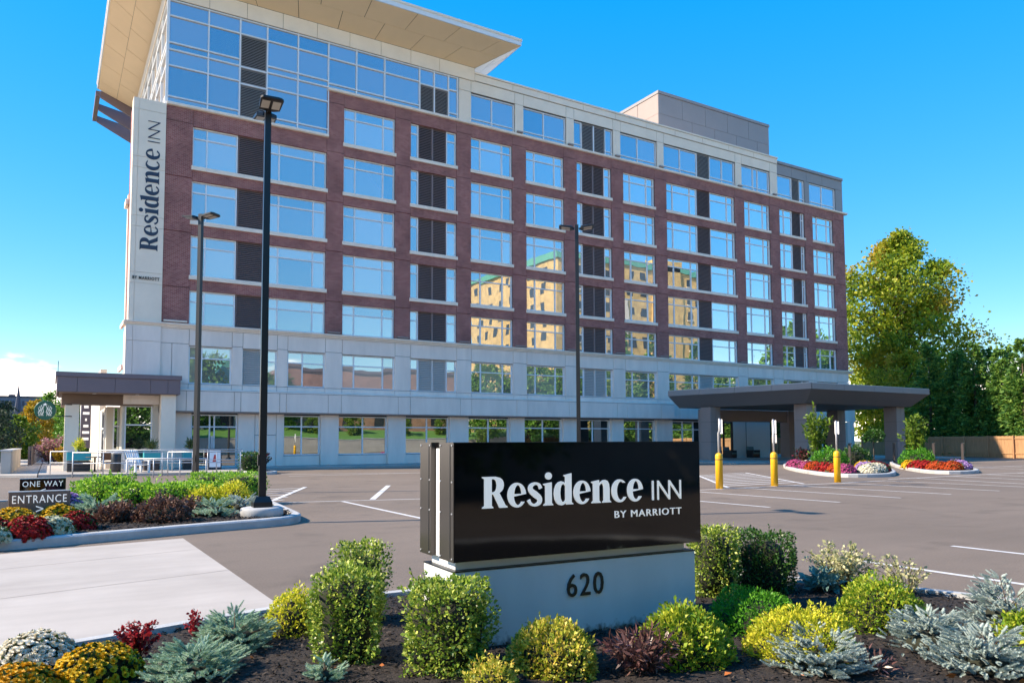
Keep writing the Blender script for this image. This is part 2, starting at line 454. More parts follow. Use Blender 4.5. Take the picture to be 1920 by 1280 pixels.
sheet('ground', [(-1500, -1500), (1500, -1500), (1500, 1500), (-1500, 1500)], -0.012, M['earth'])
lot = sheet('parking_lot', [(-60, -11), (76, -11), (76, 43.5), (-3.2, 43.5), (-3.2, 60), (-3.2, 200), (-60, 200)], 0.0, M['asphalt'])
sheet('concrete_driveway', [(-14, 8.5), (-0.4, 12.6), (1.84, 13.05), (1.86, 6.4), (-0.2, 6.1), (-14, 2.5)], 0.004, M['concrete'])
# saw cut joints of the driveway slab
for a, b in (((-8, 7.1), (1.84, 9.5)), ((-8, 9.2), (1.84, 11.6))):
    d = Vector((b[0] - a[0], b[1] - a[1], 0)).normalized(); n = Vector((-d.y, d.x, 0)) * 0.007
    MB().add([(a[0] - n.x, a[1] - n.y, .008), (b[0] - n.x, b[1] - n.y, .008), (b[0] + n.x, b[1] + n.y, .008), (a[0] + n.x, a[1] + n.y, .008)], [(0, 1, 2, 3)]).build('slab_joint', M['sidewalk'], bpy.data.objects['concrete_driveway'])

def stripe(a, b, w=0.1, z=0.004):
    a = Vector((a[0], a[1], 0)); b = Vector((b[0], b[1], 0)); d = (b - a).normalized(); n = Vector((-d.y, d.x, 0)) * w / 2
    vs = [a - n, b - n, b + n, a + n]
    return MB().add([(v.x, v.y, z) for v in vs], [(0, 1, 2, 3)]).build('painted_line', M['paint'], lot)

for x in (11.4, 13.9, 16.4, 18.9, 21.25, 23.8, 26.4): stripe((x, 11.7), (x, 16.9))
stripe((11.4, 16.96), (26.45, 16.96))
for x in (8.67, 10.95, 13.4, 15.9, 18.4): stripe((x, -0.5), (x, 6.05))
stripe((6.3, 13.7), (6.42, 18.9)); stripe((7.3, 19.1), (10.1, 24.9), 0.16); stripe((4.3, 19.6), (9.6, 18.25), 0.09)
for i in range(6):
    stripe((4.4, 19.9 + i * 0.95), (5.3 + i * 0.36, 20.3 + i * 0.98), 0.12, 0.0055)
stripe((5.0, 20.2), (7.4, 25.6), 0.14, 0.008)
# hatched bay before the entrance
HQ = [(18.5, 17.2), (22.3, 17.3), (27.9, 24.9), (23.9, 23.9)]
for a, b in ((0, 3), (1, 2), (3, 2)): stripe(HQ[a], HQ[b], 0.12, 0.008)
for i in range(1, 9):
    t = i / 9
    stripe((HQ[0][0] * (1 - t) + HQ[3][0] * t, HQ[0][1] * (1 - t) + HQ[3][1] * t), (HQ[1][0] * (1 - t) + HQ[2][0] * t, HQ[1][1] * (1 - t) + HQ[2][1] * t), 0.14, 0.0055)
for k in range(5):
    stripe((28.0 + k * 2.6, 12.2), (29.2 + k * 2.6, 17.4), 0.11)
    stripe((41.0 + k * 2.7, 16.5), (42.6 + k * 2.7, 22.0), 0.11)
stripe((27.5, 17.5), (40.5, 17.5)); stripe((40.4, 22.1), (54.0, 22.1))
stripe((56, 33.5), (62.5, 33.2)); stripe((57, 30.5), (62.5, 30.2)); stripe((57, 27.5), (62.5, 27.2))
stripe((9.2, 34.4), (15.8, 34.2), 0.13); stripe((9.4, 36.6), (15.0, 34.4), 0.13, 0.008)

# pavement along the hotel
def slab(name, pts, z1, m, z0=-0.05, kind='structure'):
    o = MB().prism(pts, z0, z1).build(name, m); o['kind'] = kind; return o
slab('hotel_pavement', [(9.2, 42.6), (37.2, 42.6), (37.2, 46.6), (9.2, 46.6)], 0.12, M['concrete'])
slab('entrance_pavement', [(37.25, 34.0), (64, 34.0), (66, 46.6), (37.25, 46.6)], 0.10, M['sidewalk'])
slab('patio_pavement', [(-0.4, 40.0), (8.6, 38.0), (9.15, 42.6), (9.15, 47.5), (-0.4, 75)], 0.12, M['concrete'])
slab('street_pavement', [(-3.1, 42), (-0.45, 40.1), (-0.45, 75), (0.2, 160), (-3.1, 160)], 0.10, M['sidewalk'])

# ------------------------------------------------------------------ hotel
hotel = thing('hotel', 'eight-storey brick and pale stone hotel with flared roof over its glazed corner', 'building', (3.4, YF, 0))
def hp(name, mb, m): return mb.build(name, m, hotel)

TOPS = [10.07, 13.21, 16.34, 19.48, 22.61]
BOTS = [8.15, 10.90, 14.03, 17.17, 20.31]
PANES = []                                     # (window, box corners, material)

def gl(win, x0, x1, z0, z1, y, m): PANES.append((win, x0, x1, z0, z1, y, m))

def window(x0, x1, z0, z1, vs, hs, y, gm='glass', fm='white_metal', sill=None, mw=0.07, skip=()):
    """frame with mullions vs and transoms hs; panes are collected and built later. skip: column index -> no glass"""
    mb = MB()
    yf = y - 0.07
    mb.box(x0, x0 + mw, yf, y + 0.05, z0, z1); mb.box(x1 - mw, x1, yf, y + 0.05, z0, z1)
    mb.box(x0 + mw, x1 - mw, yf, y + 0.05, z0, z0 + mw); mb.box(x0 + mw, x1 - mw, yf, y + 0.05, z1 - mw, z1)
    for v in vs: mb.box(v - mw / 2, v + mw / 2, yf + .004, y + 0.05, z0 + mw, z1 - mw)
    xs = [x0 + mw] + [q for v in vs for q in (v - mw / 2, v + mw / 2)] + [x1 - mw]
    cols = [(xs[2 * i], xs[2 * i + 1]) for i in range(len(xs) // 2)]
    zs = [z0 + mw] + [q for h in hs for q in (h - mw / 2, h + mw / 2)] + [z1 - mw]
    rows = [(zs[2 * i], zs[2 * i + 1]) for i in range(len(zs) // 2)]
    for ci, (a, b) in enumerate(cols):
        if ci in skip: continue
        for h in hs: mb.box(a, b, yf + .008, y + 0.05, h - mw / 2, h + mw / 2)
    w = hp('window', mb, M[fm])
    for ci, (a, b) in enumerate(cols):
        if ci in skip: continue
        for (c, d) in rows: gl(w, a, b, c, d, y, gm)
    if sill:
        s = MB().cbox(x0 - .05, x1 + .05, YF - 0.07, y + .05, z0 - sill, z0, 0.015)
        s.build('sill', M['stone_trim'], w)
    return w

def louver(x0, x1, z0, z1, y, m, n=None, mid=False, fm=None):
    mb = MB()
    fw = 0.045
    mb.box(x0, x0 + fw, y - .05, y + .1, z0, z1); mb.box(x1 - fw, x1, y - .05, y + .1, z0, z1)
    mb.box(x0 + fw, x1 - fw, y - .05, y + .1, z1 - fw, z1); mb.box(x0 + fw, x1 - fw, y - .05, y + .1, z0, z0 + fw)
    if mid: mb.box((x0 + x1) / 2 - .06, (x0 + x1) / 2 + .06, y - .052, y + .1, z0 + fw, z1 - fw)
    n = n or max(4, int((z1 - z0) / 0.115))
    dz = (z1 - z0 - 2 * fw) / n
    spans = [(x0 + fw, x1 - fw)] if not mid else [(x0 + fw, (x0 + x1) / 2 - .06), ((x0 + x1) / 2 + .06, x1 - fw)]
    for a, b in spans:
        for i in range(n):
            z = z0 + fw + i * dz
            mb.add([(a, y - .045, z), (b, y - .045, z), (b, y - .045, z + dz * .22), (a, y - .045, z + dz * .22), (a, y + .06, z + dz * .98), (b, y + .06, z + dz * .98)],
                   [(0, 1, 2, 3), (3, 2, 5, 4)])
    o = hp('louver', mb, M[m])
    MB().box(x0 + .01, x1 - .01, y + .08, y + .095, z0 + .01, z1 - .01).build('louver_backing', M['louver_back'], o)
    return o

# bays of the front: x0, x1, parts
def lite3(x0, x1): return [x0 + .80, x1 - .78]
BAYS = [
    (6.46, 14.22, [('w', 6.46, 8.94, [7.25]), ('l', 8.98, 10.45, False), ('w', 10.49, 14.22, [11.35, 13.45])]),
    (15.30, 18.76, [('w', 15.30, 18.76, lite3(15.30, 18.76))]),
    (19.86, 23.26, [('w', 19.86, 20.46, []), ('l', 20.47, 22.52, True), ('w', 22.53, 23.26, [])]),
    (24.37, 27.72, [('w', 24.37, 27.72, lite3(24.37, 27.72))]),
    (28.88, 32.23, [('w', 28.88, 32.23, lite3(28.88, 32.23))]),
    (33.41, 36.73, [('w', 33.41, 33.98, []), ('l', 33.99, 36.05, True), ('w', 36.06, 36.73, [])]),
    (37.91, 41.18, [('w', 37.91, 41.18, lite3(37.91, 41.18))]),
    (42.44, 50.40, [('w', 42.44, 45.95, lite3(42.44, 45.95)), ('l', 45.97, 47.45, False), ('w', 47.47, 50.40, [49.55])]),
    (51.58, 54.90, [('w', 51.58, 54.90, lite3(51.58, 54.90))]),
    (56.18, 59.68, [('w', 56.18, 58.02, [56.95]), ('l', 58.03, 59.22, False), ('w', 59.23, 59.68, [])]),
    (60.82, 63.86, [('w', 60.82, 63.86, lite3(60.82, 63.86))]),
]
XR = 65.55                                      # right end
# brick: piers and spandrels, each a little apart so the joints show
bw = MB()
edges = [5.06] + [q for b in BAYS for q in (b[0], b[1])] + [XR]
piers = [(edges[2 * i], edges[2 * i + 1]) for i in range(len(edges) // 2)]
g = 0.014
for i, (a, b) in enumerate(piers):
    lv = [8.14] + [t + .12 for t in TOPS[:4]] + ([23.44] if i >= 1 else [20.42])
    if i >= 1: lv = [8.14] + [t + .12 for t in TOPS] + [23.44]
    if i == 1: lv_left = None
    if i == 0: lv = [8.14] + [t + .12 for t in TOPS[:4]] + [20.42]
    for k in range(len(lv) - 1):
        bw.box(a, b, YF - 0.01, YF + .34, lv[k] + g, lv[k + 1] - g)
for bi, (a, b, _) in enumerate(BAYS):
    last = 3 if bi == 0 else 4
    for k in range(last + 1):
        z0 = TOPS[k] + .0
        z1 = (BOTS[k + 1] - .24) if k < last else (20.42 if bi == 0 else 23.44)
        bw.box(a + g, b - g, YF, YF + .33, z0, z1)
hp('brick_wall', bw, M['brick'])
for i, (a, b) in enumerate(piers):
    hp('pier_backing', MB().box(a - .002, b + .002, YF + .05, YF + .30, 8.13, 20.40 if i == 0 else 23.42), M['joint'])
# small wall lights at the foot of the piers
for i, (a, b) in enumerate(piers[:-1]):
    c = (a + b) / 2; w = min(.42, (b - a) * .36) if i else .6
    hp('wall_light', MB().cbox(c - w, c + w, YF - .16, YF - .012, 8.20, 8.29, .01), M['stone_trim'] if i == 0 else M['taupe_panel'])
# windows of the five brick storeys
YG = YF + 0.20
for bi, (a, b, parts) in enumerate(BAYS):
    for k in range(4 if bi == 0 else 5):
        z0, z1 = BOTS[k], TOPS[k]
        tr = z1 - .64 if k else z1 - .62
        for p in parts:
            if p[0] == 'w': window(p[1], p[2], z0, z1, p[3], [tr], YG, sill=None)
            else: louver(p[1], p[2], z0, z1, YG - .02, 'louver_dark', mid=p[3])
        if k: hp('sill', MB().cbox(a - .06, b + .06, YF - .09, YG + .05, z0 - .235, z0 - .004, .015), M['stone_trim'])

# string course between brick and stone, and copings
def course(name, x0, x1, z0, prof, m='stone_trim', yb=YF + .2):
    """horizontal moulding: prof = list of (projection, dz)"""
    mb = MB()
    pts = [(YF - p, z0 + dz) for p, dz in prof]
    ring = lambda x: [(x, y, z) for y, z in pts] + [(x, yb, pts[-1][1]), (x, yb, pts[0][1])]
    mb.loft([ring(x0), ring(x1)], True, False)
    return hp(name, mb, M[m])
course('cornice', 3.22, 66.05, 7.86, [(.05, 0), (.05, .05), (.12, .10), (.12, .15), (.20, .19), (.20, .265)])
course('coping', 5.06, 14.30, 20.42, [(.06, 0), (.14, .04), (.14, .17)])
course('coping', 14.24, 66.0, 23.44, [(.06, 0), (.14, .04), (.14, .18)])

# ---- second storey in pale stone: panels and windows
def panels(rects, y, m, th=.05, gap=.012, name='panel'):
    for (x0, x1, z0, z1) in rects:
        hp(name, MB().cbox(x0 + gap, x1 - gap, y, y + th, z0 + gap, z1 - gap, .004), M[m])
hp('stone_backing', MB().box(5.0, 65.3, YF + .045, YF + .12, 4.50, 4.80).box(5.0, 65.3, YF + .045, YF + .12, 6.94, 7.86), M['joint'])
pe = [(5.04, 6.50)]
W2 = [(6.50, 8.80, 'w', [7.2]), (9.40, 11.36, 'lw', [10.55]), (11.98, 14.26, 'w', [12.9]), (15.32, 18.82, 'w', lite3(15.32, 18.82)), (19.90, 23.27, 'wlw', [20.5, 22.52]),
      (24.38, 27.72, 'w', lite3(24.38, 27.72)), (28.87, 32.2, 'w', lite3(28.87, 32.2)), (33.42, 36.7, 'wlw', [34.0, 36.05]), (37.9, 41.15, 'w', lite3(37.9, 41.15)),
      (42.43, 50.4, 'W8', None), (51.58, 54.9, 'w', lite3(51.58, 54.9)), (56.18, 59.68, 'w', lite3(56.18, 59.68)), (60.82, 63.86, 'w', lite3(60.82, 63.86))]
prev = 5.04
rects = []
for (a, b, k, v) in W2:
    rects.append((prev, a, 4.80, 7.02)); rects.append((prev, a, 7.02, 7.86)); rects.append((a, b, 6.94, 7.86)); rects.append((a, b, 4.50, 4.80)); rects.append((prev, a, 4.50, 4.80))
    prev = b
rects.append((prev, XR, 4.5, 7.02)); rects.append((prev, XR, 7.02, 7.86))
# split the wide corner panel
rects.remove((5.04, 6.50, 4.80, 7.02)); rects += [(5.04, 5.62, 4.80, 7.02), (5.62, 6.50, 4.80, 7.02)]
panels(rects, YF, 'stone')
for (a, b, k, v) in W2:
    # reveals
    hp('reveal', MB().box(a - .012, a, YF + .05, YG + .05, 4.8, 6.94), M['stone']); hp('reveal', MB().box(b, b + .012, YF + .05, YG + .05, 4.8, 6.94), M['stone'])
    z0, z1 = 4.82, 6.93
    if k == 'w': window(a, b, z0, z1, v, [6.26], YG)
    elif k == 'lw': louver(a, v[0], z0, z1, YG - .02, 'louver_grey', n=17); window(v[0] + .01, b, z0, z1, [], [6.26], YG)
    elif k == 'wlw':
        window(a, v[0], z0, z1, [], [6.26], YG); louver(v[0] + .01, v[1] - .01, z0, z1, YG - .02, 'louver_grey', n=17, mid=True); window(v[1], b, z0, z1, [], [6.26], YG)
    else:
        window(a, 45.9, z0, z1, lite3(a, 45.9), [6.26], YG); louver(45.92, 47.45, z0, z1, YG - .02, 'louver_grey', n=17); window(47.47, b, z0, z1, [49.5], [6.26], YG)
# ---- projecting band over the ground floor
BX0, BX1 = 5.06, 42.7
BY = YF - .28
hp('band_core', MB().box(BX0 + .05, BX1 - .05, BY + .045, YF + .6, 3.28, 4.40), M['joint'])
course('band_ledge', BX0, BX1 + .02, 4.40, [(.30, 0), (.30, .06), (.05, .12)], 'stone', yb=YF + .1)
bj = [BX0] + [q for (a, b, k, v) in W2[:9] for q in (a - .12, b + .12)]
bj = sorted(set(round(x, 2) for x in bj if x < BX1 - .3)) + [BX1]
panels([(bj[i], bj[i + 1], 3.26, 4.39) for i in range(len(bj) - 1)], BY, 'stone')
hp('band_end', MB().box(BX1 - .0, BX1 + .03, BY + .02, YF + .5, 3.27, 4.39), M['stone'])
hp('band_soffit', MB().box(BX0, BX1, BY + .05, YF + .7, 3.20, 3.255), M['taupe_panel'])
panels([(42.75, 47.0, 3.26, 4.45), (47.0, 52.0, 3.26, 4.45), (52, 57, 3.26, 4.45), (57, 62, 3.26, 4.45), (62, 66.3, 3.26, 4.45)], YF - .05, 'stone')
hp('band_core', MB().box(42.8, 66.2, YF, YF + .5, 3.28, 4.44), M['joint'])
# ---- ground floor
YP, YW = YF + .22, YF + .52
GW = [(6.75, 9.25), (11.87, 14.10), (15.23, 18.46), (19.70, 22.86), (24.30, 27.60), (28.80, 32.15), (33.35, 36.65), (37.85, 41.20), (42.9, 46.6)]
prev = 5.06
for i, (a, b) in enumerate(GW):
    if i == 1:
        panels([(prev, prev + .95, .12, 3.19), (prev + .95, a - .45, .12, 1.95), (prev + .95, a - .45, 1.95, 3.19), (a - .45, a, .12, 3.19)], YP, 'stone', th=.35)
    else: panels([(prev, a, .12, 3.19)], YP, 'stone', th=.35)
    if i == 0:
        window(a, b, .12, 3.12, [7.75, 8.0], [2.42], YW, 'glass_ground')
        hp('door_rail', MB().box(7.80, 7.94, YW - .2, YW - .15, .7, 1.9), M['galv'])
    elif i == 8: window(a, b, .12, 3.12, [44.2, 45.4], [2.42], YW, 'glass_ground')
    else:
        window(a, b, .74, 3.12, [(a + b) / 2], [2.46], YW, 'glass_ground')
        panels([(a, b, .12, .72)], YW - .12, 'stone', th=.2)
    prev = b
hp('ground_backing', MB().box(5.1, 65.4, YW + .06, YW + .3, .0, 3.25), M['joint'])
hp('plinth', MB().box(5.05, 42.5, YP - .03, YP + .3, 0.0, .118), M['joint'])

# ---- corner pillar with the upright lettering
PX0, PX1 = 3.40, 5.05
pz = [8.13, 10.19, 10.78, 13.30, 13.89, 16.58, 17.18, 19.82, 20.45]
hp('pillar_core', MB().box(PX0 + .03, PX1 - .0, YF - .06, YF + .62, 3.6, 20.43), M['stone_warm'])
for i in range(len(pz) - 1):
    panels([(PX0, PX0 + .27, pz[i], pz[i + 1]), (PX0 + .27, PX1, pz[i], pz[i + 1])], YF - .10, 'stone_warm', th=.09, gap=.008)
for (z0, z1) in ((3.6, 4.4), (4.4, 7.04), (7.04, 7.86)):
    panels([(PX0 - .10, PX0 + .25, z0, z1), (PX0 + .25, PX1 - .01, z0, z1)], YF - .13, 'stone', th=.12, gap=.008)
hp('pillar_side', MB().box(PX0 - .10, PX0 + .03, YF - .02, YF + .63, 3.6, 7.86), M['stone_warm'])
hp('pillar_side', MB().box(PX0 - .0, PX0 + .03, YF - .01, YF + .63, 7.9, 20.44), M['stone_warm'])
hp('brick_return', MB().box(PX0 + .02, PX1, YF + .63, YF + 1.6, 3.6, 20.2), M['brick'])
hp('stone_return', MB().box(PX0 - .02, PX1, YF + 1.6, YF + 2.1, 3.6, 15.5), M['stone_warm'])
hp('pillar_moulding', MB().box(PX0 - .22, PX0 - .1, YF - .1, YF + 2.2, 7.9, 8.1), M['stone_trim'])
hp('pillar_moulding', MB().box(PX0 - .20, PX0 - .1, YF + 1.0, YF + 3.2, 5.55, 5.8), M['stone_trim'])
hp('pillar_moulding', MB().box(PX0 - .16, PX0 - .0, YF + 1.2, YF + 2.3, 14.8, 15.1), M['stone_trim'])
window(3.42, 4.78, .12, 3.55, [], [2.50], YF + .55, 'glass_ground')
hp('corner_wall', MB().box(4.785, 5.06, YF + .30, YF + .9, .0, 3.6), M['cream'])
hp('corner_wall', MB().box(3.30, 3.415, YF + .46, YF + 2.2, .0, 3.6), M['cream'])
# body behind the skin
hp('building_body', MB().box(24.6, XR - .05, YF + .36, YF + 13.4, 3.3, 23.6).box(24.6, XR - .05, YF + .9, YF + 13.4, 0, 3.299).box(5.08, 24.6, YF + .36, YF + 19.0, 3.3, 23.6).box(5.08, 24.6, YF + .9, YF + 19.0, 0, 3.299).box(5.12, 24.5, YF + .36, YF + 19.2, 23.6, 27.4).box(24.5, XR - .2, YF + .36, YF + 13.2, 23.6, 26.6), M['stone'])

# ---- glazed corner (curtain wall)
ZT = 26.52
cx = [5.08, 7.20, 8.95, 10.52, 12.37, 14.27, 16.10, 18.01, 20.49, 21.56, 22.64, 23.34]
YC = YF + .06
lowz = [20.62, 20.95, 22.73, 23.66, 24.06, 25.62, ZT]
highz = [23.64, 23.93, 25.56, ZT]
cw = MB(); mw = .075
for i, x in enumerate(cx):
    zb = 20.60 if i <= 5 else 23.62
    cw.box(x - mw / 2, x + mw / 2, YC - .09, YC + .06, zb, ZT + .05)
def hbar(a, b, z): cw.box(a + mw / 2, b - mw / 2, YC - .084, YC + .06, z - mw / 2, z + mw / 2)
curtain_cells = []
for i in range(len(cx) - 1):
    a, b = cx[i], cx[i + 1]
    zs = lowz if i < 5 else highz
    if i == 2: zs = [20.60, 22.60, 23.62, 25.62, ZT]
    if i in (8, 9): zs = [23.62, 25.45, ZT]
    for z in zs: hbar(a, b, z)
    for k in range(len(zs) - 1):
        if (i == 2 and k < 3) or (i in (8, 9) and k == 0):
            louver(a + .04, b - .04, zs[k] + .05, zs[k + 1] - .05, YC + .0, 'louver_mid', n=int((zs[k + 1] - zs[k]) / .105))
        else: curtain_cells.append((a + mw / 2, b - mw / 2, zs[k] + mw / 2, zs[k + 1] - mw / 2))
wcur = hp('curtain_wall', cw, M['white_metal'])
for c in curtain_cells: gl(wcur, *c, YC, 'glass_top')
# its return down the left side
cs = MB(); xs_ = 5.06
ys = [YF + .05, YF + 2.4, YF + 4.8, YF + 7.4, YF + 10, YF + 12.6, YF + 15.2, YF + 18.9]
for y in ys: cs.box(xs_ - .09, xs_ + .05, y - .05, y + .05, 20.4, ZT + .05)
for z in lowz: cs.box(xs_ - .084, xs_ + .05, ys[0], ys[-1], z - .05, z + .05)
wside = hp('curtain_wall', cs, M['white_metal'])
for i in range(len(ys) - 1):
    MB().box(xs_ + .0, xs_ + .015, ys[i] + .05, ys[i + 1] - .05, 20.6, ZT).build('pane', M['glass_top'], wside)
# stone head above the glazing
hp('head_backing', MB().box(4.95, 24.6, YF - .03, YF + .4, ZT + .05, 27.5), M['joint'])
hx = [4.92, 7.2, 9.3, 11.4, 13.5, 15.6, 17.7, 19.8, 21.9, 24.62]
panels([(hx[i], hx[i + 1], ZT + .05, 27.52) for i in range(len(hx) - 1)], YF - .10, 'stone_warm', th=.06)
hp('head_side', MB().box(4.90, 4.96, YF - .05, YF + 19, ZT + .05, 27.52), M['stone_warm'])

# ---- top storey in pale stone, X 23.4 .. 56, then grey metal
T8 = [(24.37, 27.94, [26.1]), (28.67, 32.45, [30.5]), (33.19, 36.93, 'l'), (37.68, 41.46, [39.5]), (42.21, 50.53, 'W8'), (51.32, 54.99, [52.9, 53.5])]
T8G = [(55.99, 59.79, 'lg'), (60.47, 64.36, [62.4])]
hp('stone_backing', MB().box(23.4, 56.0, YF + .03, YF + .1, 25.75, 27.1).box(23.4, 24.36, YF + .03, YF + .1, 23.6, 26), M['joint'])
def top_windows(lst, zc):
    for (a, b, v) in lst:
        z0, z1 = 23.64, zc
        y = YF + .16
        if isinstance(v, list): window(a, b, z0, z1, v, [23.97], y, 'glass_top')
        elif v == 'l':
            window(a, a + .78, z0, z1, [], [23.97], y, 'glass_top')
            louver(a + .8, a + 1.86, z0, z1, y - .02, 'louver_mid', fm=1); louver(a + 1.96, a + 2.98, z0, z1, y - .02, 'louver_mid')
            hp('mullion', MB().box(a + 1.865, a + 1.955, y - .08, y + .05, z0, z1), M['white_metal'])
            window(a + 3.0, b, z0, z1, [], [23.97], y, 'glass_top')
        elif v == 'W8':
            window(a, 46.02, z0, z1, [44.1], [23.97], y, 'glass_top'); louver(46.04, 47.46, z0, z1, y - .02, 'louver_mid'); window(47.48, b, z0, z1, [49.0], [23.97], y, 'glass_top')
        elif v == 'lg':
            window(a, 58.05, z0, z1, [], [23.97], y, 'glass_top'); louver(58.07, 59.1, z0, z1, y - .02, 'louver_mid'); window(59.12, b, z0, z1, [], [23.97], y, 'glass_top')
top_windows(T8, 25.72); top_windows(T8G, 25.72)
prev = 23.42; rects = []
for (a, b, v) in T8:
    rects += [(prev, a, 23.62, 25.78), (prev, a, 25.78, 26.62), (a, b, 25.78, 26.62)]; prev = b
rects += [(prev, 55.99, 23.62, 25.78), (prev, 55.99, 25.78, 26.62)]
panels(rects, YF - .02, 'stone_warm')
pj = [24.62] + [24.62 + 3.14 * i for i in range(1, 10)] + [56.0]
panels([(pj[i], pj[i + 1], 26.64, 27.12) for i in range(len(pj) - 1)], YF - .07, 'stone_warm', th=.12)
hp('parapet', MB().box(24.62, 56.0, YF + .05, YF + .35, 26.6, 27.12), M['stone_warm'])
course('parapet_coping', 24.6, 56.04, 27.13, [(.12, 0), (.12, .12)], 'stone_warm', yb=YF + .4)
rects = [(59.79, 60.47, 23.62, 25.75), (64.36, 65.45, 23.62, 25.75), (55.99, 58.0, 25.75, 26.7), (58.0, 60.1, 25.75, 26.7), (60.1, 62.4, 25.75, 26.7), (62.4, 65.45, 25.75, 26.7)]
panels(rects, YF + .0, 'grey_metal_panel')
hp('stone_backing', MB().box(56.0, 65.4, YF + .04, YF + .3, 25.74, 26.72), M['joint'])
course('parapet_coping', 56.05, 65.45, 26.71, [(.10, 0), (.10, .25)], 'grey_metal_panel', yb=YF + .4)
for x in (28.3, 32.8, 37.3, 41.85, 51.0, 55.5):
    hp('wall_light', MB().cbox(x - .22, x + .22, YF - .22, YF - .03, 23.66, 23.78, .01), M['taupe_panel'])

# ---- roof plant room
PB = (45.94, 60.58, 50.0, 58.5)
ph = MB().box(PB[0] + .03, PB[1] - .03, PB[2] + .03, PB[3], 26.0, 32.7)
hp('plant_room', ph, M['grey_metal_dark'])
px = np.linspace(PB[0], PB[1], 6)
for zi, (z0, z1) in enumerate(((26.5, 28.7), (28.7, 30.9), (30.9, 32.72))):
    off = 1.2 if zi % 2 else 0
    xs2 = [PB[0]] + [x + off for x in px[1:-1]] + [PB[1]]
    panels([(xs2[i], xs2[i + 1], z0, z1) for i in range(len(xs2) - 1)], PB[2], 'grey_metal_panel', th=.025)
    yy = [PB[2], PB[2] + 2.8, PB[2] + 5.6, PB[3]]
    for i in range(3):
        hp('panel', MB().box(PB[0], PB[0] + .026, yy[i] + .03 + .012, yy[i + 1] - .012, z0 + .012, z1 - .012), M['taupe_panel'])
hp('plant_room_coping', MB().box(PB[0] - .06, PB[1] + .06, PB[2] - .06, PB[3] + .05, 32.74, 33.0), M['grey_metal_panel'])

# ---- flared roof over the glazed corner
RI = (5.0, 24.62, YF - .04, YF + 19.3); RO = (2.36, 26.88, YF - 2.58, YF + 19.4)
ZI, ZO = 27.50, 28.60
def sof(u, v, w):   # corner helper
    return (u, v, w)
rf = MB()
rf.prism([(RO[0] + .05, RO[2] + .05), (RO[1] - .05, RO[2] + .05), (RO[1] - .05, RO[3]), (RO[0] + .05, RO[3])], ZO + .06, ZO + .3)
hp('roof', rf, M['grey_metal_panel'])
fa = MB()
fa.box(RO[0] - .03, RO[1] + .03, RO[2] - .03, RO[2] + .06, ZO + .0, ZO + .42)
fa.box(RO[0] - .03, RO[0] + .06, RO[2] + .06, RO[3], ZO + .0, ZO + .42)
fa.box(RO[1] - .06, RO[1] + .03, RO[2] + .06, RO[3], ZO + .0, ZO + .42)
hp('fascia', fa, M['white_metal'])
fa = MB().box(RO[0] - .07, RO[1] + .07, RO[2] - .07, RO[2] - .031, ZO + .30, ZO + .46).box(RO[0] - .07, RO[0] - .031, RO[2] - .031, RO[3], ZO + .30, ZO + .46).box(RO[1] + .031, RO[1] + .07, RO[2] - .031, RO[3], ZO + .30, ZO + .46)
hp('gravel_stop', fa, M['stone_warm'])
# soffit panels: front, left and right slopes split in two courses with staggered joints
def soffit_panel(q, m='soffit_tan'):
    c = [Vector(p) for p in q]; ce = sum(c, Vector()) / len(c)
    c = [p + (ce - p).normalized() * .022 for p in c]
    hp('soffit_panel', MB().add([tuple(p) for p in c] + [(p.x, p.y, p.z + .03) for p in c], [tuple(range(len(c) - 1, -1, -1))] + [tuple([i, (i + 1) % len(c), len(c) + (i + 1) % len(c), len(c) + i]) for i in range(len(c))]), M[m])
def fpt(t, s):     # front slope: t along X at the wall (0..1), s outward 0..1
    xa = RI[0] + (RI[1] - RI[0]) * t; xo = RO[0] + (RO[1] - RO[0]) * t
    return (xa + (xo - xa) * s, RI[2] + (RO[2] - RI[2]) * s, ZI + (ZO - ZI) * s)
def lpt(t, s):
    ya = RI[2] + (RI[3] - RI[2]) * t; yo = RO[2] + (RO[3] - RO[2]) * t
    return (RI[0] + (RO[0] - RI[0]) * s, ya + (yo - ya) * s, ZI + (ZO - ZI) * s)
def rpt(t, s):
    ya = RI[2] + (RI[3] - RI[2]) * t; yo = RO[2] + (RO[3] - RO[2]) * t
    return (RI[1] + (RO[1] - RI[1]) * s, ya + (yo - ya) * s, ZI + (ZO - ZI) * s)
for fn, mm, n in ((fpt, 'soffit_tan', 8), (lpt, 'soffit_tan', 7), (rpt, 'white_metal', 6)):
    for row, (s0, s1) in enumerate(((0.02, .5), (.5, .98))):
        ts = [0] + [(i + (.5 if row else 0.0)) / n for i in range(1 - row, n)] + [1]
        for i in range(len(ts) - 1):
            q = [fn(ts[i], s0), fn(ts[i], s1), fn(ts[i + 1], s1), fn(ts[i + 1], s0)]
            soffit_panel(q, mm)
bkm = MB()
for fn in (fpt, lpt, rpt):
    q = [fn(0, 0), fn(0, 1), fn(1, 1), fn(1, 0)]
    bkm.add([(p[0], p[1], p[2] + .035) for p in q], [(0, 1, 2, 3)])
hp('soffit_joints', bkm, M['soffit_brown'])
# open frame carrying the roof line on behind
tb = MB()
tb.box(2.25, 2.55, RO[3] + .02, RO[3] + 5.4, 28.05, 28.45)
hp('trellis_beam', tb, M['purple_panel'])
for i, y in enumerate((RO[3] + .02, RO[3] + 2.6, RO[3] + 5.2)):
    ar = MB()
    r = lambda x, z0, z1: [(x, y, z0), (x, y + .18, z0), (x, y + .18, z1), (x, y, z1)]
    ar.loft([r(2.56, 28.0, 28.5), r(5.2, 26.7, 28.0)], True, False)
    hp('trellis_arm', ar, M['purple_panel'])

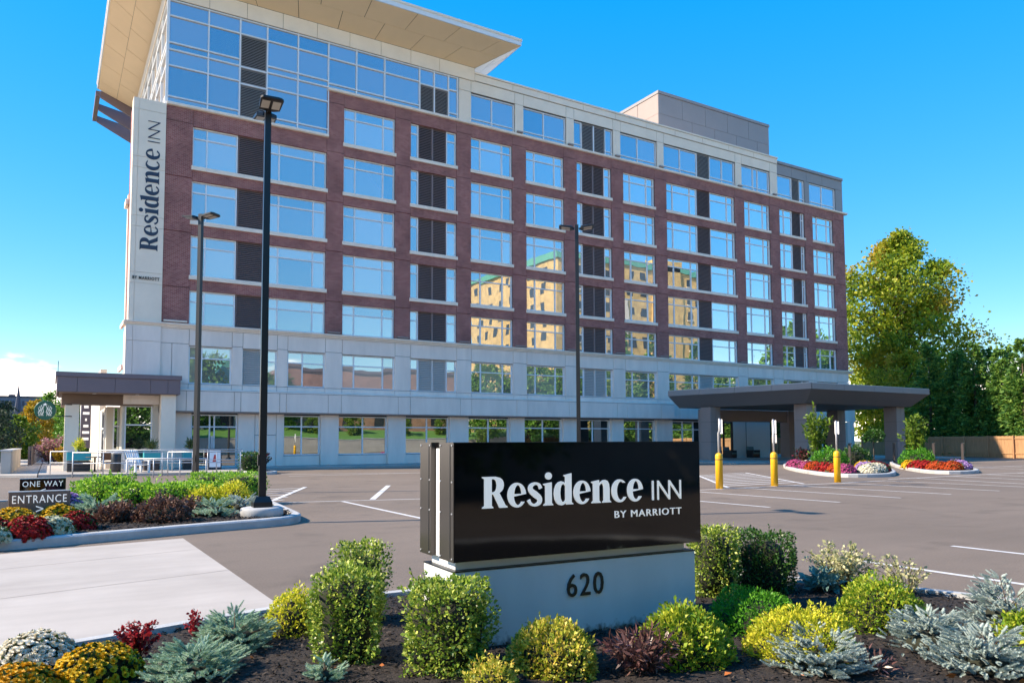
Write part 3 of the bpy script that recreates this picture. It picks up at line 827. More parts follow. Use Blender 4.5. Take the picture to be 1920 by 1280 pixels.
# ---- panes: the 300 that show largest are pieces of their own, the rest one piece
def pane_size(p):
    _, x0, x1, z0, z1, y, m = p
    c = Vector(((x0 + x1) / 2, y, (z0 + z1) / 2)) - Vector((0, 0, 1.5))
    return (x1 - x0) * (z1 - z0) * c.y / c.length ** 3
PANES.sort(key=pane_size, reverse=True)
tilt = random.Random(3)
def pane_verts(p, k):
    _, x0, x1, z0, z1, y, m = p
    # panes never sit quite in one plane: a millimetre or two of tilt breaks the reflections
    a, b = tilt.uniform(-1, 1) * .0012 * (x1 - x0), tilt.uniform(-1, 1) * .0012 * (z1 - z0)
    return [(x0 - .01, y - a - b, z0 - .01), (x1 + .01, y + a - b, z0 - .01), (x1 + .01, y + a + b, z1 + .01), (x0 - .01, y - a + b, z1 + .01)]
rest = {}
for i, p in enumerate(PANES):
    vs = pane_verts(p, i)
    if i < 296:
        mb = MB().add(vs + [(v[0], v[1] + .012, v[2]) for v in vs], [(0, 1, 2, 3), (7, 6, 5, 4), (0, 4, 5, 1), (1, 5, 6, 2), (2, 6, 7, 3), (3, 7, 4, 0)])
        mb.build('pane', M[p[6]], p[0])
    else: rest.setdefault(p[6], MB()).add(vs, [(0, 1, 2, 3)])
for k, mb in rest.items(): hp('small_panes', mb, M[k])['kind'] = 'stuff'
# ------------------------------------------------------------------ lettering
def arc(cx, cz, rx, rz, a0, a1, n=22):
    return [(cx + rx * math.cos(R_(a0 + (a1 - a0) * i / n)), cz + rz * math.sin(R_(a0 + (a1 - a0) * i / n))) for i in range(n + 1)]
def smooth_path(p, n=8):
    out = []
    q = [p[0]] + list(p) + [p[-1]]
    for i in range(1, len(q) - 2):
        for k in range(n):
            t = k / n
            f = lambda a, b, c, d: .5 * (2 * b + (c - a) * t + (2 * a - 5 * b + 4 * c - d) * t * t + (3 * b - a - 3 * c + d) * t ** 3)
            out.append(tuple(f(q[i - 1][j], q[i][j], q[i + 1][j], q[i + 2][j]) for j in range(len(p[0]))))
    return out + [tuple(p[-1])]
def ribbon(path):
    """outline of a stroke; path items are (x, z, width)"""
    lft, rgt = [], []
    for i, (x, z, w) in enumerate(path):
        a, b = path[max(i - 1, 0)], path[min(i + 1, len(path) - 1)]
        dx, dz = b[0] - a[0], b[1] - a[1]; l = math.hypot(dx, dz) or 1
        lft.append((x - dz / l * w / 2, z + dx / l * w / 2)); rgt.append((x + dz / l * w / 2, z - dx / l * w / 2))
    return lft + rgt[::-1]
GLY = {
    'R': (1.17, [[(0, 0), (.5, 0), (.5, .04), (.43, .1), (.43, .56), (.52, .56), (.80, 0), (1.17, 0), (1.17, .05), (1.08, .1), (.79, .62), (.90, .70), (.97, .80), (1.0, .94), (.98, 1.08), (.92, 1.18), (.82, 1.25), (.62, 1.3), (0, 1.3), (0, 1.26), (.1, 1.2), (.1, .1), (0, .04)],
                 [(.43, .66), (.54, .66), (.62, .71), (.66, .80), (.68, .93), (.66, 1.07), (.61, 1.16), (.54, 1.2), (.43, 1.2)]]),
    'e': (.97, [arc(.46, .5, .44, .52, -34, -356, 40) + arc(.52, .5, .22, .42, 188, 318, 18), arc(.51, .5, .19, .42, 6, 174, 18)]),
    'c': (.88, [arc(.46, .5, .44, .52, 44, 326, 36) + arc(.53, .5, .23, .42, 318, 60, 24)]),
    's': (.80, [ribbon(smooth_path([(.66, .74, .15), (.58, .90, .12), (.38, .96, .11), (.18, .86, .18), (.17, .68, .22), (.38, .50, .27), (.59, .33, .23), (.58, .14, .18), (.36, .04, .11), (.16, .11, .12), (.06, .27, .15)]))]),
    'i': (.50, [[(.0, 0), (.48, 0), (.48, .03), (.41, .10), (.41, .99), (.0, .93), (.0, .89), (.10, .84), (.10, .10), (0, .03)], arc(.26, 1.265, .16, .155, 0, 342, 19)]),
    'd': (1.03, [[(.54, 1.28), (.93, 1.36), (.93, .10), (1.01, .03), (1.01, 0), (.66, 0), (.63, .09), (.52, .0), (.40, -.025), (.27, .0), (.16, .08), (.07, .24), (.03, .48), (.06, .70), (.14, .88), (.25, .98), (.39, 1.02), (.52, .99), (.62, .93), (.62, 1.20), (.54, 1.24)],
                 [(.62, .80), (.56, .88), (.49, .90), (.41, .85), (.36, .72), (.34, .50), (.36, .28), (.42, .15), (.49, .11), (.56, .13), (.62, .20)]]),
    'n': (1.08, [[(0, 0), (.48, 0), (.48, .03), (.40, .10), (.40, .74), (.46, .83), (.54, .87), (.61, .84), (.65, .74), (.66, .60), (.66, .10), (.58, .03), (.58, 0), (1.05, 0), (1.05, .03), (.97, .10), (.97, .64), (.94, .84), (.86, .97), (.73, 1.02), (.60, 1.0), (.49, .93), (.40, .82), (.40, 1.02), (0, .95), (0, .91), (.09, .86), (.09, .10), (0, .03)]]),
    'I': (.36, [[(.06, 0), (.135, 0), (.135, .93), (.06, .93)]]),
    'N': (1.55, [[(0.026, 0), (0.088, 0), (0.088, .76), (0.722, 0), (0.783, 0), (0.783, .76), (1.417, 0), (1.478, 0), (1.478, .93), (1.417, .93), (1.417, .135), (0.779, .93), (0.717, .93), (0.717, .135), (0.084, .93), (0.026, .93)]]),
}
def glyph_mesh(ch, depth):
    loops = GLY[ch][1]
    flat = [p for l in loops for p in l]
    if ch == 'i':                       # two separate outlines, not an outline with a hole
        tri = []; off = 0
        for l in loops:
            tri += [tuple(off + q for q in t) for t in mgeo.tessellate_polygon([[Vector((p[0], p[1], 0)) for p in l]])]; off += len(l)
    else: tri = mgeo.tessellate_polygon([[Vector((p[0], p[1], 0)) for p in l] for l in loops])
    n = len(flat)
    vs = [(p[0], 0, p[1]) for p in flat] + [(p[0], depth, p[1]) for p in flat]
    fs = []
    for t in tri:
        a, b, c = (flat[i] for i in t)
        s = (b[0] - a[0]) * (c[1] - a[1]) - (b[1] - a[1]) * (c[0] - a[0])
        fs.append(t if s > 0 else (t[2], t[1], t[0]))
    b0 = 0
    for l in loops:
        m = len(l)
        for i in range(m):
            j = (i + 1) % m
            fs.append((b0 + i, b0 + j, n + b0 + j, n + b0 + i))
        b0 += m
    return vs, fs
def put_word(chars, x, z, s, parent, m, y, depth=.012, mat4=None):
    """each letter a mesh of its own; mat4 maps the flat word into place"""
    for ch in chars:
        vs, fs = glyph_mesh(ch, depth / s)
        P = [Vector((x + v[0] * s, y + v[1] * s, z + v[2] * s)) for v in vs]
        if mat4: P = [mat4 @ p for p in P]
        me = bpy.data.meshes.new('letter'); me.from_pydata([tuple(p) for p in P], [], fs); me.update()
        link('letter', me, m, parent, local=mat4 is None)
        x += GLY[ch][0] * s
    return x
def text(body, x0, x1, z0, z1, parent, m, y, depth=.01, name='lettering', local=True, bold=0.0):
    cu = bpy.data.curves.new(name, 'FONT'); cu.body = body; cu.extrude = 0.5; cu.resolution_u = 3; cu.offset = bold; cu.space_character = 1.15
    o = bpy.data.objects.new(name, cu); COL.objects.link(o)
    me = bpy.data.meshes.new_from_object(o)
    bpy.data.objects.remove(o); bpy.data.curves.remove(cu)
    V = np.empty(len(me.vertices) * 3, dtype=np.float32); me.vertices.foreach_get('co', V); V = V.reshape(-1, 3)
    lo, hi = V.min(0), V.max(0)
    W = np.empty_like(V)
    W[:, 0] = x0 + (V[:, 0] - lo[0]) / (hi[0] - lo[0]) * (x1 - x0)
    W[:, 2] = z0 + (V[:, 1] - lo[1]) / (hi[1] - lo[1]) * (z1 - z0)
    W[:, 1] = y + (.5 - (V[:, 2] - lo[2]) / (hi[2] - lo[2])) * depth
    me.vertices.foreach_set('co', W.ravel()); me.update()
    me.materials.clear()
    return link(name, me, m, parent, local=local)

# upright lettering on the corner pillar
LY = YF - .125
mup = Matrix.Translation((4.76, LY, 12.02)) @ Matrix.Rotation(R_(-90), 4, 'Y')
xe = put_word('Residence', 0, 0, .685, hotel, M['letter_navy'], 0, .03, mup)
put_word('IN', xe + .28, 0, .665, hotel, M['letter_navy'], 0, .03, mup)
text('BY MARRIOTT', 3.56, 4.90, 10.38, 10.56, hotel, M['letter_black'], LY, .02, local=False, bold=.02)

# ------------------------------------------------------------------ monument sign
ms = thing('monument_sign', 'black hotel sign on a white base with the number 620', 'sign', (2.40, 4.73, 0), R_(-3.066))
def mp_(name, mb, m): return mb.build(name, M[m], ms, local=True)
mp_('base', MB().box(.02, 2.20, .05, .60, -.1, .590), 'sign_base')
mp_('base_cap', MB().box(.016, 2.204, .046, .604, .592, .600), 'letter_black')
mp_('neck', MB().box(.06, 2.14, .11, .54, .601, .668), 'sign_white')
mp_('core', MB().box(.035, 2.19, .27, .40, .670, 1.455), 'sign_white')
mp_('core_top', MB().box(.03, 2.195, .262, .408, 1.456, 1.49), 'sign_black')
for y0, y1 in ((0.0, .262), (.408, .64)):
    mp_('cabinet', MB().box(0, 2.232, y0 + .006, y1 - .006, .668, 1.497), 'sign_alu')
    fy = y0 if y0 == 0 else y1 - .005
    mp_('face', MB().box(.004, 2.228, fy, fy + .005, .671, 1.494), 'sign_black')
    for z in (.69, 1.0, 1.22, 1.475):
        for yy in (y0 + .03, y1 - .03):
            mp_('screw', MB().tube([(-.006, yy, z), (.001, yy, z)], .006, 8), 'galv')
    mp_('cabinet_seam', MB().box(-.003, .0, (y0 + y1) / 2 - .07, (y0 + y1) / 2 - .064, .69, 1.48), 'letter_black')
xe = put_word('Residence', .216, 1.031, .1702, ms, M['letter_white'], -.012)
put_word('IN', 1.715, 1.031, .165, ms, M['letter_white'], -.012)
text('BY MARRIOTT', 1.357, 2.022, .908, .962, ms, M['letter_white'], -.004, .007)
text('620', .945, 1.275, .335, .503, ms, M['letter_black'], .042, .014, name='house_number')

# ------------------------------------------------------------------ way signs on the island
def way_sign(name, label, loc, rz, w, z0, z1, words, arrow, m, post_m):
    t = thing(name, label, 'sign', loc, rz, None)
    MB().cbox(-w / 2, w / 2, -.05, .05, z0, z1, .006).build('panel', M[m], t, True)
    MB().box(-.07, .07, -.035, .035, 0, z0 - .002).build('post', M[post_m], t, True)
    MB().box(-w / 2 - .004, w / 2 + .004, -.056, .056, z1, z1 + .014).build('panel_cap', M['galv'], t, True)
    h = z1 - z0
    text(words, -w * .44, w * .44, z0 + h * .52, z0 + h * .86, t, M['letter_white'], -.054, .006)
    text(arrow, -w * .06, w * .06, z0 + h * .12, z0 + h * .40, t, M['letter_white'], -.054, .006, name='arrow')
    return t
way_sign('entrance_sign', 'brown sign reading ENTRANCE above yellow flowers', (-.11, 14.35, .14), R_(2), .84, .235, .60, 'ENTRANCE', '>', 'sign_brown', 'sign_white')
way_sign('one_way_sign', 'dark sign reading ONE WAY behind the entrance sign', (-.10, 19.6, .14), R_(2), .86, .25, .60, 'ONE WAY', '<', 'sign_black', 'sign_alu')

# ------------------------------------------------------------------ lamp posts
def lamp_post(label, loc, H, rz, foot=True):
    t = thing('lamp_post', label, 'lamp post', loc, rz, 'car park lamp posts')
    zb = .42 if foot else .0
    if foot:
        MB().lathe([(.36, 0), (.385, .03), (.385, .13), (.37, .165), (.33, .18)], n=28).build('footing', M['kerb'], t, True)
        zb = .176
    mb = MB()
    r = lambda w, z: [(-w, -w, z), (w, -w, z), (w, w, z), (-w, w, z)]
    mb.loft([r(.17, zb), r(.165, zb + .10), r(.12, zb + .20)], True, False)
    mb.build('base_cover', M['pole_black'], t, True)
    MB().loft([r(.064, zb + .201), r(.056, H)], True, False).build('pole', M['pole_black'], t, True)
    MB().box(-.05, .05, -.088, -.063, .95, 1.15).build('hand_hole', M['pole_black'], t, True)
    for s in (-1, 1):
        hd = MB()
        hd.bar((s * .07, 0, H - .13), (s * .20, 0, H - .10), .06, .06)
        ring = lambda x, hw, zc, th: [(x, -hw, zc - th), (x, hw, zc - th), (x, hw, zc + th * .4), (x, hw * .7, zc + th), (x, -hw * .7, zc + th), (x, -hw, zc + th * .4)]
        hd.loft([ring(s * .12, .08, H - .10, .04), ring(s * .17, .19, H - .09, .042), ring(s * .52, .21, H - .05, .03), ring(s * .56, .17, H - .045, .018)][::s], True, False)
        h = hd.build('lamp_head', M['pole_black'], t, True)
        lens = MB()
        z = lambda x: H - .09 + (abs(x) - .17) / .35 * .04 - .042 + (abs(x) - .17) / .35 * .012 - .006
        for k in (-1, 1):
            x0, x1 = s * .22, s * .48
            y0, y1 = (.025 * k, .17 * k)
            lens.add([(x0, y0, z(x0)), (x1, y0, z(x1)), (x1, y1, z(x1)), (x0, y1, z(x0))], [(0, 1, 2, 3)])
        lens.build('lens', M['lamp_lens'], h, True)
    return t
lamp_post('tall black lamp post on a round concrete footing at the island end', (3.41, 14.6, .13), 7.82, R_(-95))
lamp_post('black lamp post farther back, rising behind the clipped hedge', (3.69, 24.0, 0.0), 8.35, R_(-50), False)
lamp_post('black lamp post rising behind the monument sign', (14.1, 19.2, 0.0), 8.35, R_(-35), False)

# ------------------------------------------------------------------ bollards with sign posts
def bollard(label, loc, rz, two=False, lean=0.0):
    t = thing('bollard', label, 'bollard', loc, rz, 'yellow bollards before the entrance')
    MB().lathe([(.115, -.05), (.115, 1.02), (.108, 1.06), (.08, 1.10), (.03, 1.12)], n=22).build('sleeve', M['bollard_yellow'], t, True)
    MB().lathe([(.117, .90), (.117, .925)], n=22).build('band', M['wood_dark'], t, True)
    MB().tube([(0, 0, 1.10), (0, 0, 1.75), (lean, 0, 1.82), (lean, 0, 2.2)] if lean else [(0, 0, 1.1), (0, 0, 2.2)], .03, 8).build('sign_post', M['galv'], t, True)
    MB().cbox(lean - .10, lean + .10, -.045, -.035, 1.72, 2.17, .002).build('sign_plate', M['sign_white'], t, True)
    if two: MB().cbox(-.11, .11, -.045, -.035, 1.42, 1.70, .002).build('sign_plate', M['louver_grey'], t, True)
    return t
bollard('yellow bollard nearest the black hotel sign, with a bent sign post', (18.0, 17.1, 0), R_(80), lean=-.06)
bollard('middle yellow bollard, its post carrying two sign plates', (20.5, 17.05, 0), R_(80), two=True)
bollard('yellow bollard farthest right, beside the first flower island', (24.14, 17.3, 0), R_(80))

# ------------------------------------------------------------------ entrance canopy
ec = thing('entrance_canopy', 'dark grey drive-through canopy on square columns at the hotel entrance', 'canopy', (47, 37, 0))
A, B, C, D = (39.0, 41.9), (41.6, 31.5), (54.8, 31.5), (57.4, 41.9)
a, b, c, d = (40.0, 41.8), (42.3, 32.5), (54.1, 32.5), (56.4, 41.8)
MB().prism([A, B, C, D], 4.80, 5.02).build('roof_slab', M['grey_metal_dark'], ec)
def edge_panels(P, Q, z0, z1, n, out, m, th=.05):
    P, Q = Vector(P + (0,)), Vector(Q + (0,)); dirv = (Q - P); nrm = Vector((dirv.y, -dirv.x, 0)).normalized()
    for i in range(n):
        p, q = P + dirv * (i / n), P + dirv * ((i + 1) / n)
        e = dirv.normalized() * .01
        p, q = p + e + nrm * .002, q - e + nrm * .002
        o = nrm * th
        vs = [(p.x, p.y, z0), (q.x, q.y, z0), (q.x + o.x, q.y + o.y, z0), (p.x + o.x, p.y + o.y, z0), (p.x, p.y, z1), (q.x, q.y, z1), (q.x + o.x, q.y + o.y, z1), (p.x + o.x, p.y + o.y, z1)]
        MB().add(vs, [(0, 1, 2, 3), (7, 6, 5, 4), (1, 0, 4, 5), (2, 1, 5, 6), (3, 2, 6, 7), (0, 3, 7, 4)]).build('fascia_panel', M[m], ec)
edge_panels(A, B, 4.80, 5.18, 4, 1, 'grey_metal_panel'); edge_panels(B, C, 4.80, 5.18, 4, 1, 'grey_metal_panel'); edge_panels(C, D, 4.8, 5.18, 4, 1, 'grey_metal_panel')
MB().prism([A, B, C, D], 5.185, 5.22).build('roof_trim', M['louver_grey'], ec)
sk = MB()
top = [A, B, C, D]; bot = [a, b, c, d]
for i in range(3):
    sk.add([top[i] + (4.79,), top[i + 1] + (4.79,), bot[i + 1] + (3.92,), bot[i] + (3.92,)], [(3, 2, 1, 0)])
sk.build('sloped_skirt', M['grey_metal_dark'], ec)
MB().prism([a, b, c, d], 3.93, 3.96).build('soffit', M['soffit_brown'], ec)
for (x, y) in ((43.25, 33.3), (53.3, 33.3), (40.9, 39.6), (55.3, 39.6)):
    w = .50
    MB().box(x - w + .02, x + w - .02, y - w + .02, y + w - .02, -.02, 3.93).build('column', M['joint'], ec)
    for z0, z1 in ((0.0, 1.42), (1.42, 2.84), (2.84, 3.92)):
        for (x0, x1) in ((x - w, x), (x, x + w)):
            MB().box(x0 + .008, x1 - .008, y - w, y - w + .03, z0 + .008, z1 - .008).build('column_panel', M['grey_metal_panel'], ec)
        MB().box(x - w, x - w + .018, y - w + .032, y + w, z0 + .008, z1 - .008).build('column_panel', M['taupe_panel'], ec)
        MB().box(x + w - .018, x + w, y - w + .032, y + w, z0 + .008, z1 - .008).build('column_panel', M['taupe_panel'], ec)
# recessed entrance: portal beam, posts, back wall, doors
pt = thing('entrance_portal', 'taupe portal framing the recessed hotel entrance under the grey canopy', 'doorway', (48, 42, 0))
MB().box(43.6, 52.2, 42.0, 42.5, 3.0, 3.92).build('lintel', M['taupe_panel'], pt)
MB().box(52.21, 53.3, 41.8, 42.7, 0.1, 3.92).build('post', M['taupe_panel'], pt)
MB().box(42.7, 43.59, 41.9, 42.6, 0.1, 3.92).build('post', M['taupe_panel'], pt)
MB().box(48.7, 53.2, 44.6, 44.75, 0.1, 3.2).build('back_wall', M['cream'], pt)
MB().box(50.2, 50.23, 44.57, 44.6, .1, 3.1).build('wall_joint', M['joint'], pt)
MB().box(46.7, 48.6, 44.7, 44.75, .1, 3.1).build('door_glass', M['glass_ground'], pt)
MB().box(46.65, 46.75, 44.62, 44.69, .1, 3.1).box(47.6, 47.7, 44.62, 44.69, .1, 3.1).box(48.55, 48.65, 44.62, 44.69, .1, 3.1).build('door_frame', M['pole_black'], pt)
MB().box(54.0, 58.0, 45.2, 45.3, .1, 3.2).build('shop_window', M['glass_ground'], pt)
MB().box(58.05, 61.0, 45.1, 45.3, .1, 3.25).build('side_wall', M['stone'], pt)
MB().box(61.4, 64.8, 45.2, 45.3, .1, 3.2).build('shop_window', M['glass_ground'], pt)
MB().box(64.82, 65.4, 44.9, 45.3, 0, 3.25).build('corner_post', M['stone'], pt)
# two cushioned armchairs
def armchair(label, loc, rz):
    t = thing('armchair', label, 'armchair', loc, rz, 'armchairs under the canopy')
    for x in (-.40, .34): MB().box(x, x + .06, -.38, .36, 0, .62).build('arm', M['black_metal'], t, True)
    MB().box(-.34, .34, -.36, .36, .1, .30).build('seat_frame', M['black_metal'], t, True)
    MB().box(-.335, .335, -.40, .25, .301, .45).build('seat_cushion', M['cushion'], t, True)
    MB().loft([[(-.33, .2, .452), (.33, .2, .452), (.33, .36, .452), (-.33, .36, .452)], [(-.33, .3, .9), (.33, .3, .9), (.33, .42, .9), (-.33, .42, .9)]], True, False).build('back_cushion', M['cushion'], t, True)
    return t
armchair('dark armchair with grey-green cushions left of its twin under the canopy', (47.5, 43.9, .1), R_(10))
armchair('dark armchair with grey-green cushions by the cream entrance wall', (50.0, 43.7, .1), R_(-5))

# ------------------------------------------------------------------ cafe patio canopy
pc = thing('patio_canopy', 'low brown-purple canopy over the patio at the hotel corner', 'canopy', (3, 44.5, 0))
CX0, CX1, CY = .22, 5.92, 44.0
MB().box(CX0 + .05, CX1 - .05, CY + .05, YF + 4.5, 4.15, 5.0).build('roof_box', M['joint'], pc)
cxs = [CX0, 1.1, 2.8, 4.45, 5.3, CX1]
for i in range(5): MB().cbox(cxs[i] + .008, cxs[i + 1] - .008, CY, CY + .05, 4.10, 4.86, .004).build('fascia_panel', M['purple_panel'], pc)
MB().box(CX0 - .06, CX1 + .06, CY - .06, YF + 4.5, 4.87, 5.10).build('roof_edge', M['purple_panel'], pc)
MB().box(CX0 - .0, CX0 + .05, CY + .051, YF + 4.5, 4.10, 4.86).build('fascia_panel', M['purple_panel'], pc)
MB().box(CX1 - .05, CX1, CY + .051, YF - .3, 4.10, 4.86).build('fascia_panel', M['purple_panel'], pc)
MB().box(CX0 + .1, CX1 - .1, CY + .06, YF + 4.4, 4.08, 4.14).build('soffit', M['soffit_brown'], pc)
MB().box(CX0 + .25, 4.7, YF + .2, YF + .7, 3.52, 4.07).build('beam', M['soffit_brown'], pc)
MB().box(CX0 + .25, CX0 + .7, YF + .7, YF + 4.4, 3.52, 4.07).build('beam', M['soffit_brown'], pc)
MB().box(CX0 + .02, CX0 + .05, CY + .3, CY + .4, 5.1, 5.65).build('roof_pin', M['pole_black'], pc)
MB().box(5.02, 5.74, CY + .25, CY + 1.0, 0, 4.08).build('column', M['stone_warm'], pc)
MB().box(.62, 1.26, YF - .25, YF + .45, 0, 3.52).build('column', M['stone_warm'], pc)
MB().box(1.26 + .002, 1.262, YF - .1, YF - .08, 0, 3.5).build('column_joint', M['joint'], pc)
for x in (1.9, 3.9): MB().lathe([(.09, 4.06), (.09, 4.079)], (x, CY + .7, 0), 16).build('downlight', M['white_metal'], pc)
# cafe front under the canopy
cf = thing('cafe', 'cream-walled cafe with tall glazing under the patio canopy', 'shop', (4, 48, 0))
MB().box(3.9, 5.06, YF + 2.2, YF + 2.5, .12, 4.05).build('wall', M['cream'], cf)
MB().box(3.05, 3.9, YF + 2.3, YF + 2.33, .12, 3.5).build('pane', M['glass_ground'], cf)
MB().box(2.98, 3.05, YF + 2.25, YF + 2.4, .12, 3.55).box(3.05, 3.9, YF + 2.25, YF + 2.38, 2.42, 2.5).box(3.05, 3.9, YF + 2.25, YF + 2.38, 3.47, 3.55).box(3.86, 3.93, YF + 2.2, YF + 2.36, .12, 3.55).build('frame', M['white_metal'], cf)
MB().box(2.66, 2.98, YF + 2.3, YF + 9, .12, 3.55).build('wall', M['cream'], cf)
MB().box(2.60, 2.655, YF + 3.2, YF + 5.4, .5, 3.3).build('pane', M['glass_ground'], cf)
MB().box(2.58, 2.66, YF + 3.1, YF + 3.2, .4, 3.4).box(2.58, 2.66, YF + 5.4, YF + 5.5, .4, 3.4).box(2.58, 2.659, YF + 3.2, YF + 5.4, 2.3, 2.4).build('frame', M['white_metal'], cf)
MB().box(2.63, 2.98, YF + 9.01, YF + 22, .12, 6.2).build('wall', M['cream'], cf)
# dark banner with white marks
bn = thing('banner', 'tall dark banner with white lettering blocks beside the cream wall', 'banner', (2.0, YF + 12, 0))
MB().box(1.72, 2.28, YF + 12, YF + 12.03, 1.2, 4.6).build('cloth', M['banner'], bn)
MB().tube([(1.70, YF + 12.05, 0), (1.70, YF + 12.05, 4.7)], .03, 8).build('pole', M['galv'], bn)
for i, w in enumerate((.34, .26, .38, .10, .30, .40, .36)):
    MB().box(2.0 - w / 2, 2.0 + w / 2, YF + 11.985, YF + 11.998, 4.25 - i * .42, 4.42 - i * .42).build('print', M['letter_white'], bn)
# round hanging sign
hs = thing('round_sign', 'round green sign with a white emblem on a bracket by the patio', 'sign', (-.24, YF - .05, 3.2), R_(-12))
MB().add([], []).lathe([(.50, -.06), (.52, -.03), (.52, .03), (.50, .06)], n=36)
dk = MB().lathe([(.46, -.06), (.49, -.045), (.49, .045), (.46, .06)], n=36)
dk.v = [(v[0], v[2], v[1]) for v in dk.v]; dk.f = [f[::-1] for f in dk.f]
dk.build('disc', M['green_disc'], hs, True)
em = MB()
for k in range(4):        # plain flowing bands, mirrored left and right, and a small star above
    for s in (-1, 1):
        x = .08 + k * .065; h = .30 - k * .045
        pts = [(s * (x + .03 * math.sin(q * 2.2 + k)), -.066, -.30 + (h + .28) * q / 6 + .02) for q in range(7)]
        em.tube(pts, .012, 5)
st = [(.085 * math.cos(R_(90 + 36 * i)) * (1 if i % 2 == 0 else .45), -.068, .30 + .085 * math.sin(R_(90 + 36 * i)) * (1 if i % 2 == 0 else .45)) for i in range(10)]
em.add(st, [tuple(range(9, -1, -1))])
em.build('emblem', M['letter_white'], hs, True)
MB().tube([(.45, 0, .30), (1.2, 0, .30)], .022, 8).tube([(.45, 0, -.30), (1.2, 0, -.30)], .022, 8).build('bracket', M['pole_black'], hs, True)

# railings
def railing(label, pts, h, zb, n_post, low=True):
    t = thing('railing', label, 'railing', (pts[0][0], pts[0][1], 0), 0, 'patio railings')
    P = [Vector((p[0], p[1], zb)) for p in pts]
    MB().tube([p + Vector((0, 0, h)) for p in P], .026, 8).build('rail', M['galv'], t)
    if low: MB().tube([p + Vector((0, 0, h * .52)) for p in P], .02, 8).build('rail', M['galv'], t)
    for i in range(len(P) - 1):
        k = n_post if len(P) == 2 else max(2, n_post)
        for j in range(k + (1 if i == len(P) - 2 else 0)):
            q = P[i].lerp(P[i + 1], j / k)
            MB().tube([q - Vector((0, 0, .1)), q + Vector((0, 0, h))], .024, 8).build('post', M['galv'], t)
    return t
railing('galvanised railing along the patio front, behind the hedge', [(.9, 38.9), (4.4, 37.9)], 1.0, .10, 3)
railing('galvanised railing right of the patio column, ending by the planted corner', [(4.6, 37.6), (7.55, 36.6)], 1.0, .10, 3)
railing('galvanised railing at the left street end of the patio', [(.05, 40.4), (.9, 39.2)], 1.05, .10, 1)
railing('long sloping handrail beside the patio column', [(2.9, 37.0), (5.9, 35.6)], .78, .05, 3, False)
railing('back railing of the patio in front of the glass doors', [(2.0, 41.5), (8.4, 40.3)], 1.05, .12, 4)

# patio furniture
def planter(label, loc, w=.72):
    t = thing('planter_box', label, 'planter', loc, 0, 'teal patio planters')
    for k in range(4):
        MB().cbox(-w / 2, w / 2, -.26, .26, .02 + k * .13, .14 + k * .13, .006).build('slat', M['wood_dark'], t, True)
    MB().cbox(-w / 2 - .02, w / 2 + .02, -.28, .28, .56, .98, .01).build('teal_box', M['teal'], t, True)
    return t
PL = [planter('teal planter box left of the right patio column', (4.45, 42.6, .12)), planter('teal planter box right of the patio column by the glass door', (6.35, 43.1, .12)),
      planter('teal planter box at the left street end of the patio', (1.25, 43.2, .12), 1.0)]
def deck_chair(label, loc, rz):
    t = thing('deck_chair', label, 'chair', loc, rz, 'white patio chairs')
    for i in range(6):
        x = -.30 + i * .105
        MB().loft([[(x, .18, .36), (x + .09, .18, .36), (x + .09, .20, .36), (x, .20, .36)], [(x - .03 + i * .012, .52, 1.02 + .05 * math.sin(i * .63)), (x + .06 + i * .012, .52, 1.02 + .05 * math.sin(i * .63)), (x + .06 + i * .012, .54, 1.02), (x - .03 + i * .012, .54, 1.02)]], True, False).build('back_slat', M['sign_white'], t, True)
    for i in range(5): MB().box(-.30, .33, -.36 + i * .11, -.27 + i * .11, .36 - i * .012, .385 - i * .012).build('seat_slat', M['sign_white'], t, True)
    for s in (-1, 1):
        MB().box(s * .36 - .05, s * .36 + .05, -.42, .34, .55, .575).build('arm', M['sign_white'], t, True)
        MB().box(s * .35 - .04, s * .35 + .04, -.38, -.30, 0, .549).build('leg', M['sign_white'], t, True)
        MB().box(s * .35 - .04, s * .35 + .04, .22, .30, 0, .549).build('leg', M['sign_white'], t, True)
    return t
deck_chair('white slatted deck chair facing the patio railing', (3.6, 40.2, .12), R_(30))
deck_chair('white slatted deck chair farther back by the cafe glass', (3.2, 44.3, .12), R_(150))
def cafe_table(label, loc):
    t = thing('cafe_table', label, 'table', loc, 0, 'patio tables')
    MB().lathe([(.40, .70), (.41, .72), (.40, .74)], n=24).build('table_top', M['wood_dark'], t, True)
    MB().tube([(0, 0, .02), (0, 0, .70)], .04, 8).build('pedestal', M['black_metal'], t, True)
    MB().lathe([(.26, 0), (.26, .02), (.05, .05)], n=20).build('foot', M['black_metal'], t, True)
def cafe_chair(label, loc, rz):
    t = thing('cafe_chair', label, 'chair', loc, rz, 'wooden patio chairs')
    MB().cbox(-.24, .24, -.22, .22, .43, .46, .005).build('seat', M['wood_brown'], t, True)
    MB().loft([[(-.26, .22, .52), (.26, .22, .52), (.26, .25, .52), (-.26, .25, .52)], [(-.30, .29, .92), (.30, .29, .92), (.30, .32, .92), (-.30, .32, .92)]], True, False).build('backrest', M['wood_brown'], t, True)
    for x in (-.21, .21):
        MB().tube([(x, -.19, 0), (x, -.19, .429)], .018, 6).build('leg', M['black_metal'], t, True)
        MB().tube([(x, .20, 0), (x, .21, .5), (x, .27, .6)], .018, 6).build('leg', M['black_metal'], t, True)
cafe_table('dark round patio table behind the street-end railing', (1.9, 42.2, .12))
cafe_chair('brown wooden patio chair with its broad back to the car park', (2.45, 42.9, .12), R_(185))
cafe_chair('brown wooden patio chair on the far side of the table', (1.6, 44.6, .12), R_(30))
ab = thing('sandwich_board', 'white sandwich board with a red picture before the glass doors', 'sign', (7.35, 41.8, .12), R_(-8))
